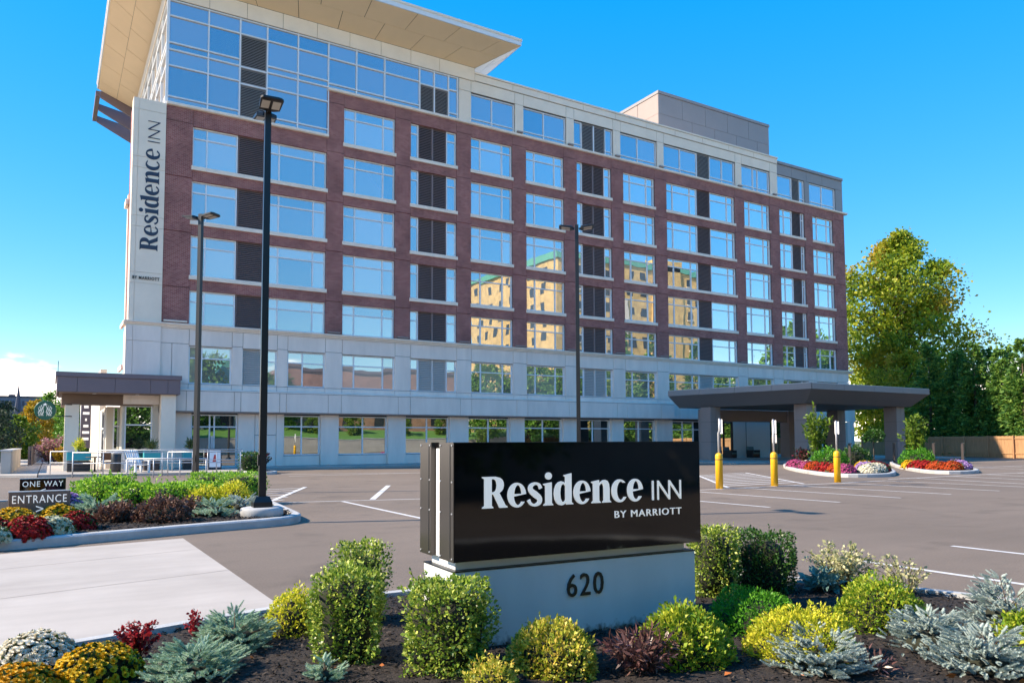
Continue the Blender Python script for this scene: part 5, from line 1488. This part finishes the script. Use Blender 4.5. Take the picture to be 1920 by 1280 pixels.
# ------------------------------------------------------------------ island planting on the left
def ati(x, y): return (x, y, HI(x, y))
mk = dict(nleaf=260, pet=9)
mum('yellow chrysanthemums left of the entrance sign post', ati(-.46, 13.95), .42, .36, 50, 'yellow', n=190, s=.042, **mk)
mum('yellow chrysanthemums right of the entrance sign post', ati(.17, 14.2), .34, .36, 51, 'yellow', n=150, s=.042, **mk)
mum('red chrysanthemums before the entrance sign post', ati(-.24, 13.35), .33, .28, 52, 'red', n=170, s=.042, **mk)
mum('dark red chrysanthemums right of the entrance sign', ati(.38, 14.0), .29, .26, 53, 'red', n=140, s=.042, **mk)
mum('cream chrysanthemums before the entrance sign', ati(.08, 13.5), .26, .24, 54, 'cream', n=120, s=.042, **mk)
mum('red chrysanthemums at the left edge of the island', ati(-.66, 13.4), .24, .26, 55, 'red', n=110, s=.042, **mk)
mum('cream chrysanthemums at the left edge near the kerb', ati(-.64, 13.06), .2, .18, 56, 'cream', n=90, s=.042, **mk)
mum('purple chrysanthemums behind the entrance sign', ati(.35, 16.2), .22, .42, 57, 'lilac', n=90, s=.045, **mk)
def hedge(label, loc, r, h, seed, m='hedge', box=.6, n=3200, L=.06):
    return boxwood(label, loc, r, h, seed, m, n, L, box, 'hedge shrubs on the island', 'hedge_shrub', 20)
hedge('leafy hedge shrub at the left end, behind the ONE WAY sign', ati(.86, 19.0), .38, .50, 60)
hedge('tallest leafy hedge shrub, second from the left end', ati(1.10, 18.2), .46, .60, 61)
hedge('leafy hedge shrub, third from the left end', ati(1.55, 17.7), .50, .47, 62)
hedge('leafy hedge shrub, fourth from the left end', ati(2.18, 17.2), .52, .47, 63)
hedge('leafy hedge shrub, last of the loose row before the clipped ones', ati(2.75, 17.9), .44, .47, 64)
hedge('squarely clipped hedge block behind the golden mounds', ati(3.50, 20.3), .46, .58, 65, box=.9, n=3600, L=.045)
hedge('squarely clipped hedge block at the right end by the lamp post', ati(4.05, 19.4), .42, .58, 66, box=.9, n=3600, L=.045)
dk_ = dict(group='low mounds on the island')
dome('golden mound before the clipped hedge blocks', ati(2.75, 16.6), .42, .40, 70, 'goldleaf', n=2000, L=.05, **dk_)
dome('bright golden mound beside the lamp post footing', ati(3.30, 16.5), .36, .48, 71, 'goldleaf', n=2000, L=.05, **dk_)
spruce('green-blue dwarf spruce before the golden mound by the lamp post', ati(2.62, 14.95), .36, .36, 72, 'spruce_green', n=200, sl=.14, nl=.035, group='spruces on the island')
spruce('small blue dwarf spruce touching the lamp post footing', ati(3.22, 15.55), .26, .34, 73, 'spruce', n=150, sl=.12, nl=.035, group='spruces on the island')
spruce('low green spruce right of the entrance sign', ati(.75, 15.9), .46, .38, 74, 'spruce_green', n=220, sl=.15, nl=.04, group='spruces on the island')
for i, (x, y, r, lab) in enumerate(((1.05, 14.9, .30, 'low bronze foliage plant nearest the entrance sign'), (1.72, 14.55, .40, 'large bronze foliage plant in the middle of the island front'), (2.25, 15.3, .28, 'bronze foliage plant before the golden mound'))):
    dome(lab, ati(x, y), r, r * .8, 80 + i, 'heuchera', n=1100, L=.06, w=.8, cs=.3, group='bronze plants on the island', name='bronze_plant')
dome('dark low shrub by the kerb under the lamp post', ati(4.35, 37), .2, .2, 84, 'hedge', n=200, L=.05) if False else None
# planted corner by the hotel pavement
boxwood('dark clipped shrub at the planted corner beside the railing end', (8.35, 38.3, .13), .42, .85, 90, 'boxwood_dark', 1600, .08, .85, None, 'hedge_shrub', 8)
stemmy('rose_bush', 'rose bush with red flowers at the planted corner before the stone wall', (9.0, 39.2, .13), .75, 1.0, 91, 'rose', 40, 26, .10, .07, cat='shrub')
for i, p in enumerate(PL):
    x, y, z = p.location
    stemmy('grass_plant', ['upright grass in the planter left of the patio column', 'upright grass in the planter right of the patio column', 'autumn plants in the planter at the street end of the patio'][i], (x, y, 1.05), .28, .62, 95 + i, 'grassy' if i < 2 else 'goldleaf', 30, 10, .22, .03, .2, .7, cat='plant')

# ------------------------------------------------------------------ flower islands by the entrance
def atz(x, y): return (x, y, .14)
k2 = dict(nleaf=80, pet=7, s=.075)
cols1 = [('pink', 33.6, 26.6), ('pink', 32.9, 25.9), ('white', 32.4, 24.9), ('pink', 31.6, 24.3), ('orange', 30.8, 23.3), ('red', 30.3, 22.4), ('red', 29.6, 21.7), ('orange', 29.2, 20.9), ('pink', 28.7, 20.2), ('white', 29.6, 19.7), ('white', 30.2, 19.9), ('white', 30.9, 20.2), ('maroon', 31.6, 20.5), ('lilac', 32.2, 21.6), ('yellow', 33.6, 22.6), ('maroon', 33.5, 22.0)]
place1 = ['at the far left end of the first flower island', 'second from the far left of the first island', 'left of the canopy column on the first island', 'right beside the white ones near the left end', 'left of the middle of the first island', 'left of the yellow bollard, darker of two', 'close left of the yellow bollard', 'just behind the yellow bollard', 'just right of the yellow bollard', 'first of three white ones right of the bollard', 'middle one of three right of the bollard', 'last of three white ones at the tip', 'at the right tip of the first island', 'behind the white ones at the tip', 'standing behind the others on the first island', 'below the yellow ones at the back']
for i, (c_, x, y) in enumerate(cols1): mum(f'{c_} chrysanthemums {place1[i]}', atz(x, y), .42, .34, 100 + i, c_, n=80, group='chrysanthemums on the entrance islands', **k2)
cols2 = [('yellow', 37.0, 22.3), ('red', 36.4, 21.6), ('red', 36.0, 21.0), ('orange', 35.6, 20.2), ('orange', 35.6, 19.5), ('orange', 36.3, 19.9), ('lilac', 37.3, 20.0), ('lilac', 38.0, 20.5), ('lilac', 38.8, 21.1)]
place2 = ['at the left end of the second flower island', 'next to the yellow ones on the second island', 'second dark ones on the second island', 'left of three on the second island', 'nearest the kerb on the second island', 'right of three on the second island', 'first of the pale purple at the right tip', 'middle of the pale purple at the right tip', 'last of the pale purple at the right tip']
for i, (c_, x, y) in enumerate(cols2): mum(f'{c_} chrysanthemums {place2[i]}', atz(x, y), .44, .34, 130 + i, c_, n=80, group='chrysanthemums on the entrance islands', **k2)
stemmy('sapling', 'slender green sapling beside the middle canopy column', (36.2, 27.2, .13), 1.1, 3.4, 150, 'sapling', 26, 40, .20, .10, spread=.8, cat='tree')
stemmy('sapling', 'slender green sapling before the right canopy column', (46.5, 27.6, .13), 1.3, 3.0, 151, 'sapling', 30, 44, .22, .11, spread=.8, cat='tree')
dome('low green shrub behind the flowers of the first island', (35.6, 26.0, .13), .9, .8, 152, 'greendome', n=1500, L=.12)
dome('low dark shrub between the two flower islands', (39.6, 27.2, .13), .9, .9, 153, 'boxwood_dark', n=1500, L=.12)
dome('low green shrub on the second flower island', (41.6, 24.7, .13), .8, .7, 154, 'greendome', n=1300, L=.12)
stemmy('rose_bush', 'low reddish bush beside the canopy column', (38.0, 29.5, .13), .8, .9, 155, 'rose', 30, 24, .12, .08, cat='shrub')
g = np.random.default_rng(8)
Pp, Dd = shell_points(900, .55, 1.0, g, 0, .12, 30, .2, lo=-.6); V, F = leaves(Pp * np.array([1, 1, .8]) + np.array([0, 0, 1.15]), Dd, .13, .09, g)
shrub('standard_tree', 'small round-headed standard tree behind the flower islands', 'tree', (42.0, 27.6, .13), [('foliage', np_mesh('foliage', V, F), 'boxwood_dark'), ('trunk', MB().tube([(0, 0, 0), (0, 0, 1.4)], .035, 7).mesh('trunk'), 'bark')])
for i, (x, y, lab) in enumerate(((37.4, 26.0, 'dark low garden light post behind the first flower island'), (43.4, 27.2, 'dark low garden light post left of the right column'), (46.2, 26.4, 'dark low garden light post before the right column'), (42.3, 22.6, 'dark low garden light post on the second island'))):
    t = thing('garden_light', lab, 'lamp', (x, y, .13), R_(20), 'garden lights by the entrance')
    MB().box(-.06, .06, -.06, .06, 0, 1.15).build('post', M['wood_dark'], t, True)
    MB().box(-.06, .28, -.062, .062, 1.151, 1.21).build('head', M['black_metal'], t, True)
# ------------------------------------------------------------------ trees
leafmat('maple', [(.09, .17, .014), (.18, .28, .02), (.32, .40, .025), (.48, .48, .03)], .42, .5, patch=(.16, (.52, .37, .03), .53, .66))
leafmat('conifer', [(.035, .11, .022), (.08, .20, .035), (.16, .30, .05), (.27, .40, .06)], .35, .6)
leafmat('broad', [(.060, .153, .018), (.118, .260, .029), (.213, .402, .047)], .35, .5)
leafmat('autumn', [(.288, .180, .007), (.456, .264, .010), (.540, .360, .018), (.216, .240, .014)], .35, .5)
leafmat('pinkbloom', [(.40, .18, .22), (.48, .26, .30), (.16, .16, .05)], .3, .6)
leafmat('darkhedge', [(.010, .030, .018), (.018, .05, .028)], .2, .6)

def limb_tree(seed, H, r, n, L, trunk_h=.3, lobes=34, flat=1.0):
    """crown of leaf clumps on limbs; returns crown mesh and wood mesh"""
    g = np.random.default_rng(seed)
    wood = MB(); tr = H * .022
    wood.tube([(0, 0, -.3), (.1, .05, H * .25), (-.1, .1, H * .55), (0, 0, H * .9)], [tr * 1.4, tr, tr * .6, tr * .12], 9)
    C = []
    for i in range(lobes):
        t = (i + .5) / lobes; z = H * (trunk_h + (1 - trunk_h) * t)
        env = r * max(.18, math.sin(math.pi * (.10 + .84 * t))) ** .6 * (1 if t < .86 else 1 - (t - .86) * 3.0)
        a = i * 2.4 + g.normal(0, .3); rr = env * g.uniform(.35, 1.0)
        c = np.array([math.cos(a) * rr, math.sin(a) * rr, z + g.normal(0, H * .02)])
        C.append((c, max(.12 * r, env * g.uniform(.22, .42))))
        wood.tube([(0, 0, max(H * .12, z - rr * .9)), (c[0] * .5, c[1] * .5, z - rr * .25), tuple(c)], [tr * .45, tr * .28, tr * .06], 5)
    per = n // lobes; Vs = []; Fs = []; k = 0
    for c, s in C:
        d = unit(g.normal(0, 1, (per, 3))); q = c + d * (s * np.abs(g.normal(.78, .36, (per, 1)))) * np.array([1, 1, .72 * flat])
        v, f = leaves(q, d + np.array([0, 0, -.2]), L, L * .75, g, jit=.7); Vs.append(v); Fs.append(f + k); k += len(v)
    return np_mesh('crown', np.vstack(Vs), np.vstack(Fs)), wood.mesh('trunk')
def cone_tree(seed, H, r, n, L, lo=.04):
    g = np.random.default_rng(seed); wood = MB(); wood.tube([(0, 0, -.3), (0, 0, H * .97)], [H * .02, .01], 8)
    Vs = []; Fs = []; k = 0; tiers = 46
    for i in range(tiers):
        t = i / tiers; z = H * (lo + (1 - lo) * t); rr = r * (1 - t) ** .8 * g.uniform(.75, 1.1) + .05; nb = max(3, int(9 * (1 - t)) + 2)
        for b in range(nb):
            a = g.uniform(0, 6.28); m_ = max(6, n // (tiers * 8)); s = g.uniform(.25, 1.0, m_) ** .6
            d = np.array([math.cos(a), math.sin(a), 0]); q = d * (rr * s)[:, None] + np.array([0, 0, z]) + np.array([0, 0, 1]) * (-.25 * rr * s ** 2 + .02 * H)[:, None] + g.normal(0, rr * .09 + .03, (m_, 3))
            v, f = leaves(q, np.tile(d * .9 + np.array([0, 0, -.1]), (m_, 1)), L, L * .42, g, jit=.45); Vs.append(v); Fs.append(f + k); k += len(v)
    return np_mesh('crown', np.vstack(Vs), np.vstack(Fs)), wood.mesh('trunk')
def plant_tree(name, label, loc, meshes, m, rz=0, s=1.0, group=None, sz=None):
    t = thing(name, label, 'tree', loc, rz, group); t.scale = (s, s, sz or s)
    o = link('crown', meshes[0], None, t, True); 
    if not meshes[0].materials: meshes[0].materials.append(M[m])
    o['kind'] = 'stuff'
    link('trunk', meshes[1], M['bark'] if not meshes[1].materials else None, t, True)
    return t
big = limb_tree(1, 23.0, 6.8, 48000, .33, .06, 95)
plant_tree('maple_tree', 'tall maple turning gold, right behind the end of the hotel', (85.0, 52.0, 0), big, 'maple', 1.1, 1.08)
mid = limb_tree(2, 15.0, 5.0, 20000, .34, .05, 40)
plant_tree('maple_tree', 'lower green-gold tree under the tall maple by the fence', (76.5, 46.5, 0), mid, 'maple', .4, .70)
con = [cone_tree(s, 10.0, 2.7, 13000, .32) for s in (3, 4, 5)]
row = [(70.8, 40.6, 1.04), (71.4, 38.3, .95), (70.2, 36.2, 1.0), (70.0, 33.9, .93), (69.2, 31.8, .98), (68.6, 29.6, .92), (68.0, 27.4, .97), (67.4, 25.2, .9), (74.0, 39.6, 1.0), (73.4, 35.0, .96), (74.2, 37.2, .98), (72.8, 32.8, .95), (72.2, 30.4, .97), (71.6, 28.2, .95)]
rl = ['nearest the tall maple', 'second from the maple', 'third from the maple', 'fourth from the maple', 'fifth from the maple', 'sixth from the maple at the picture edge', 'just past the right picture edge', 'farthest from the maple', 'in the second row behind the first', 'in the second row behind the fourth', 'in the second row behind the third', 'in the second row behind the fifth', 'in the second row behind the sixth', 'in the second row past the picture edge']
for i, (x, y, s) in enumerate(row): plant_tree('evergreen_tree', 'dark evergreen behind the wooden fence, ' + rl[i], (x, y, 0), con[i % 3], 'conifer', i * 1.7, s, 'evergreens behind the fence')

# ------------------------------------------------------------------ fences
def fence(name, label, a, b, h, m, bw_=.14, top=True, post=2.4):
    a, b = Vector((a[0], a[1], 0)), Vector((b[0], b[1], 0)); d = (b - a); L_ = d.length; d.normalize()
    t = thing(name, label, 'fence', tuple(a), math.atan2(d.y, d.x))
    g = np.random.default_rng(int(L_ * 10)); mb = MB(); x = 0
    while x < L_:
        hh = h + g.normal(0, .008); y = g.normal(0, .004)
        mb.box(x + .004, x + bw_ - .004, y - .01, y + .012, .04, hh); x += bw_
    o = mb.build('boards', M[m], t, True); o['kind'] = 'stuff'
    for z in (.35, h - .25): MB().box(0, L_, .03, .07, z, z + .09).build('rail', M[m], t, True)
    k = int(L_ / post) + 1
    for i in range(k + 1): MB().box(min(i * post, L_) - .05, min(i * post, L_) + .05, .075, .175, 0, h + .04).build('post', M[m], t, True)
    return t
fence('wooden_fence', 'long tan wooden fence below the dark evergreens', (63.2, 24.0), (68.6, 41.0), 1.78, 'fence_wood')
fence('wooden_fence', 'short tan wooden fence seen under the canopy beyond the hotel end', (66.2, 44.6), (72.5, 42.2), 1.9, 'fence_wood')
fence('street_fence', 'weathered grey fence along the pavement left of the patio', (-1.0, 58), (-.25, 110), 1.3, 'fence_grey', .16)
wl_ = thing('street_wall', 'low plain concrete wall at the far left beside the pavement', 'wall', (-1.7, 55, 0))
MB().box(-1.95, -1.55, 43, 57.5, 0, 1.15).build('wall', M['sidewalk'], wl_); MB().box(-2.0, -1.5, 42.95, 57.55, 1.151, 1.22).build('wall_cap', M['kerb'], wl_)

# ------------------------------------------------------------------ left distance
dh = limb_tree(6, 6.0, 3.0, 7000, .22, .02, 26)
plant_tree('dark_tree', 'dark rounded evergreen at the far left edge beyond the wall', (-4.0, 60, 0), dh, 'darkhedge', 0, .70)
plant_tree('dark_tree', 'dark rounded evergreen behind the first at the far left edge', (-5.2, 72, 0), dh, 'darkhedge', 2, .95)
at1 = limb_tree(7, 6.0, 2.4, 6000, .24, .03, 24)
plant_tree('autumn_tree', 'golden yellow tree by the grey fence below the spire', (-1.4, 92, 0), at1, 'autumn', 0, .95)
at2 = limb_tree(8, 4.0, 1.8, 4000, .22, .03, 20)
plant_tree('autumn_tree', 'small yellow-green tree left of the golden one', (-2.5, 82, 0), at2, 'sapling', 0, 1.0)
br = limb_tree(9, 10.0, 3.6, 9000, .34, .03, 30)
plant_tree('broadleaf_tree', 'dark green tree behind the round green sign', (1.3, 110, 0), br, 'broad', 0, .86)
plant_tree('broadleaf_tree', 'green tree seen between the left patio column and the cream wall', (2.9, 100, 0), br, 'broad', 1.5, .78)
stemmy('pink_bush', 'pink flowering bush at the street end of the patio', (.15, 62, 0), 1.5, 2.0, 160, 'pinkbloom', 60, 40, .16, .12, cat='shrub')
stemmy('autumn_bush', 'low orange bush beside the pink flowering bush', (.75, 60.5, 0), .9, 1.3, 161, 'autumn', 30, 30, .14, .10, cat='shrub')
fb = thing('far_building', 'long stone block, tinted blue for distance haze, on the skyline behind the spire', 'building', (-13, 420, 0))
MB().box(-24, -2.0, 420, 440, 0, 23.0).build('wall', M['far_stone'], fb)
MB().box(-24.4, -1.6, 419.6, 440.4, 23.0, 23.7).build('cornice', M['far_roof'], fb)
MB().box(-23.6, -21.5, 424, 428, 23.7, 25.2).build('roof_hut', M['far_dark'], fb); MB().box(-17, -14.5, 424, 428, 23.7, 24.6).build('roof_hut', M['far_dark'], fb)
for r_ in range(5):
    for c_ in range(11): MB().box(-23.2 + c_ * 1.95, -22.3 + c_ * 1.95, 419.86, 419.98, 3.0 + r_ * 4.0, 5.4 + r_ * 4.0).build('window', M['far_dark'], fb)
ch = thing('church', 'dark church spire against the clouds at the far left', 'church', (-11.2, 360, 0))
MB().box(-12.9, -9.5, 359, 362.4, 0, 12.0).build('tower', M['far_dark'], ch)
sp = MB(); sp.lathe([(1.75, 12.001), (1.35, 14.0), (.06, 25.6)], (-11.2, 360.7, 0), 8, False); sp.build('spire', M['far_dark'], ch)
for dx in (-1.55, 1.55): MB().lathe([(.28, 12.001), (.22, 12.6), (.03, 14.2)], (-11.2 + dx, 359.3, 0), 6, False).build('pinnacle', M['far_dark'], ch)
rfm = MB(); rfm.add([(-13.5, 363, 8), (-8.9, 363, 8), (-8.9, 390, 8), (-13.5, 390, 8), (-11.2, 363, 11.6), (-11.2, 390, 11.6)], [(0, 1, 4), (1, 2, 5, 4), (2, 3, 5), (3, 0, 4, 5)]); rfm.build('nave_roof', M['far_roof'], ch)
MB().box(-13.3, -9.1, 363, 390, 0, 7.999).build('nave', M['far_dark'], ch)
far = limb_tree(12, 7.0, 4.5, 5000, .5, .0, 22)
for i, (x, y, s, l) in enumerate(((-10, 230, .9, 'left of the spire'), (-4.5, 210, .8, 'below the spire'), (-17, 250, 1.0, 'at the left edge'), (0.5, 190, .9, 'behind the patio'))): plant_tree('distant_tree', 'distant tree on the street horizon ' + l, (x, y, 0), far, 'broad', i, s, 'distant trees on the street')

# ------------------------------------------------------------------ across the street, mirrored in the hotel glass
rw = thing('retaining_wall', 'long pale retaining wall across the street, mirrored in the ground floor glass', 'wall', (30, -13, 0))
MB().box(-20, 66, -13.4, -13.0, 0, 2.0).build('wall', M['concrete'], rw); MB().box(-20, 66, -13.45, -12.95, 2.001, 2.1).build('wall_cap', M['kerb'], rw)
lw = MB(); lw.add([(-60, -13.4, 2.0), (90, -13.4, 2.0), (90, -22, 3.4), (-60, -22, 3.4), (-60, -90, 3.6), (150, -90, 3.6), (150, -22, 3.4)], [(3, 2, 1, 0), (4, 5, 6, 3)])
o = lw.build('lawn', M['lawn']); o['kind'] = 'structure'
bb = thing('brick_hall', 'low tan brick hall across the street, mirrored in the second storey glass', 'building', (45, -26, 3))
MB().box(31, 60, -44, -26, 3, 13.0).build('wall', M['brick_tan'], bb); MB().box(30.8, 60.2, -44.2, -25.8, 13.0, 13.5).build('cornice', M['louver_dark'], bb)
MB().box(26, 31, -44, -29, 3, 12.0).build('wing', M['cream'], bb)
for x in (36, 41, 46, 51, 56): MB().box(x - .8, x + .8, -26.1, -25.95, 4.0, 6.2).build('window', M['dark_window'], bb)
gh = thing('green_roof_house', 'cream house with a steep green copper roof across the street, mirrored in the glass', 'house', (22, -26, 3))
MB().box(19.5, 25.5, -36, -26, 3, 9.4).build('wall', M['cream'], gh)
hr = MB(); hr.add([(19.0, -25.5, 9.2), (26, -25.5, 9.2), (26, -36.5, 9.2), (19, -36.5, 9.2), (22.5, -25.8, 14.2), (22.5, -36.2, 14.2)], [(0, 1, 4), (1, 2, 5, 4), (2, 3, 5), (3, 0, 4, 5)]); hr.build('roof', M['copper_green'], gh)
MB().box(21.6, 23.4, -26.1, -25.95, 4, 7).build('window', M['dark_window'], gh)
ya = thing('apartment_tower', 'tall yellow brick apartment block across the street, mirrored in the upper glass', 'building', (100, -27, 0))
MB().box(82, 122, -62, -27, 0, 37.0).build('wall', M['brick_yellow'], ya); MB().box(81.6, 122.4, -62.4, -26.6, 37.0, 38.2).build('cornice', M['copper_green'], ya)
MB().box(106, 114, -29, -26.6, 0, 39.5).build('bay', M['brick_yellow'], ya)
MB().box(95, 99, -27.35, -26.75, 5, 31).build('pale_bay', M['cream'], ya)
wmesh = {}
for fl_ in range(10):
    z = 4.0 + fl_ * 3.35
    for k in range(12):
        x = 84 + k * 3.2
        if 94.5 < x < 99.5 or 105.5 < x < 114.5: continue
        MB().box(x, x + 1.3, -27.06, -26.94, z, z + 1.7).build('window', M['dark_window'], ya)
        if k % 3 == 1: MB().box(x - .15, x + 1.45, -26.93, -26.7, z - .25, z - .05).build('sill', M['cream'], ya)
    for k in range(7):
        y = -31 - k * 4.4
        MB().box(81.94, 82.06, y - 1.3, y, z, z + 1.7).build('window', M['dark_window'], ya)
plant_tree('street_conifer', 'tall conifer across the street, mirrored left of the apartment block', (86, -13, 1.5), con[0], 'conifer', 0, 2.0, 'trees across the street')
plant_tree('street_conifer', 'tall conifer across the street, mirrored before the apartment block', (95, -14, 1.5), con[1], 'conifer', 1, 1.95, 'trees across the street')
plant_tree('street_conifer', 'tall conifer across the street, mirrored right of the apartment block', (103, -12, 1.5), con[2], 'conifer', 2, 1.8, 'trees across the street')
stt = limb_tree(14, 11.5, 5.0, 9000, .4, .10, 34)
for i, (x, y, s, l) in enumerate(((58, -12, 1.0, 'right of the brick hall'), (66, -11.5, 1.05, 'before the apartment block corner'), (74, -13, 1.1, 'beside the conifers'), (16.5, -24, 1.15, 'left of the green-roofed house'), (28.5, -22, .85, 'between house and brick hall'), (138, -16, 2.1, 'far right, tallest of the broad trees'), (112, -11, 1.2, 'beside the apartment block'))):
    plant_tree('street_tree', 'broad street tree across the road, mirrored ' + l, (x, y, 2.0), stt, 'broad', i, s, 'trees across the street')
for i, (x, y, s_, l) in enumerate(((1.5, -9.0, .9, 'left of two'), (7.5, -9.5, 1.0, 'right of two'))):
    plant_tree('verge_tree', 'broad verge tree across from the near bed, ' + l, (x, y, 0), stt, 'broad', 2 + i, s_, 'trees across the street')
for i, (x, l) in enumerate(((33, 'left'), (39, 'second'), (47, 'third'), (53.5, 'right'))):
    plant_tree('young_tree', f'young yellow street tree on the lawn before the brick hall, {l} of four', (x, -18, 2.6), at2, 'sapling', i, .8, 'young trees on the lawn')
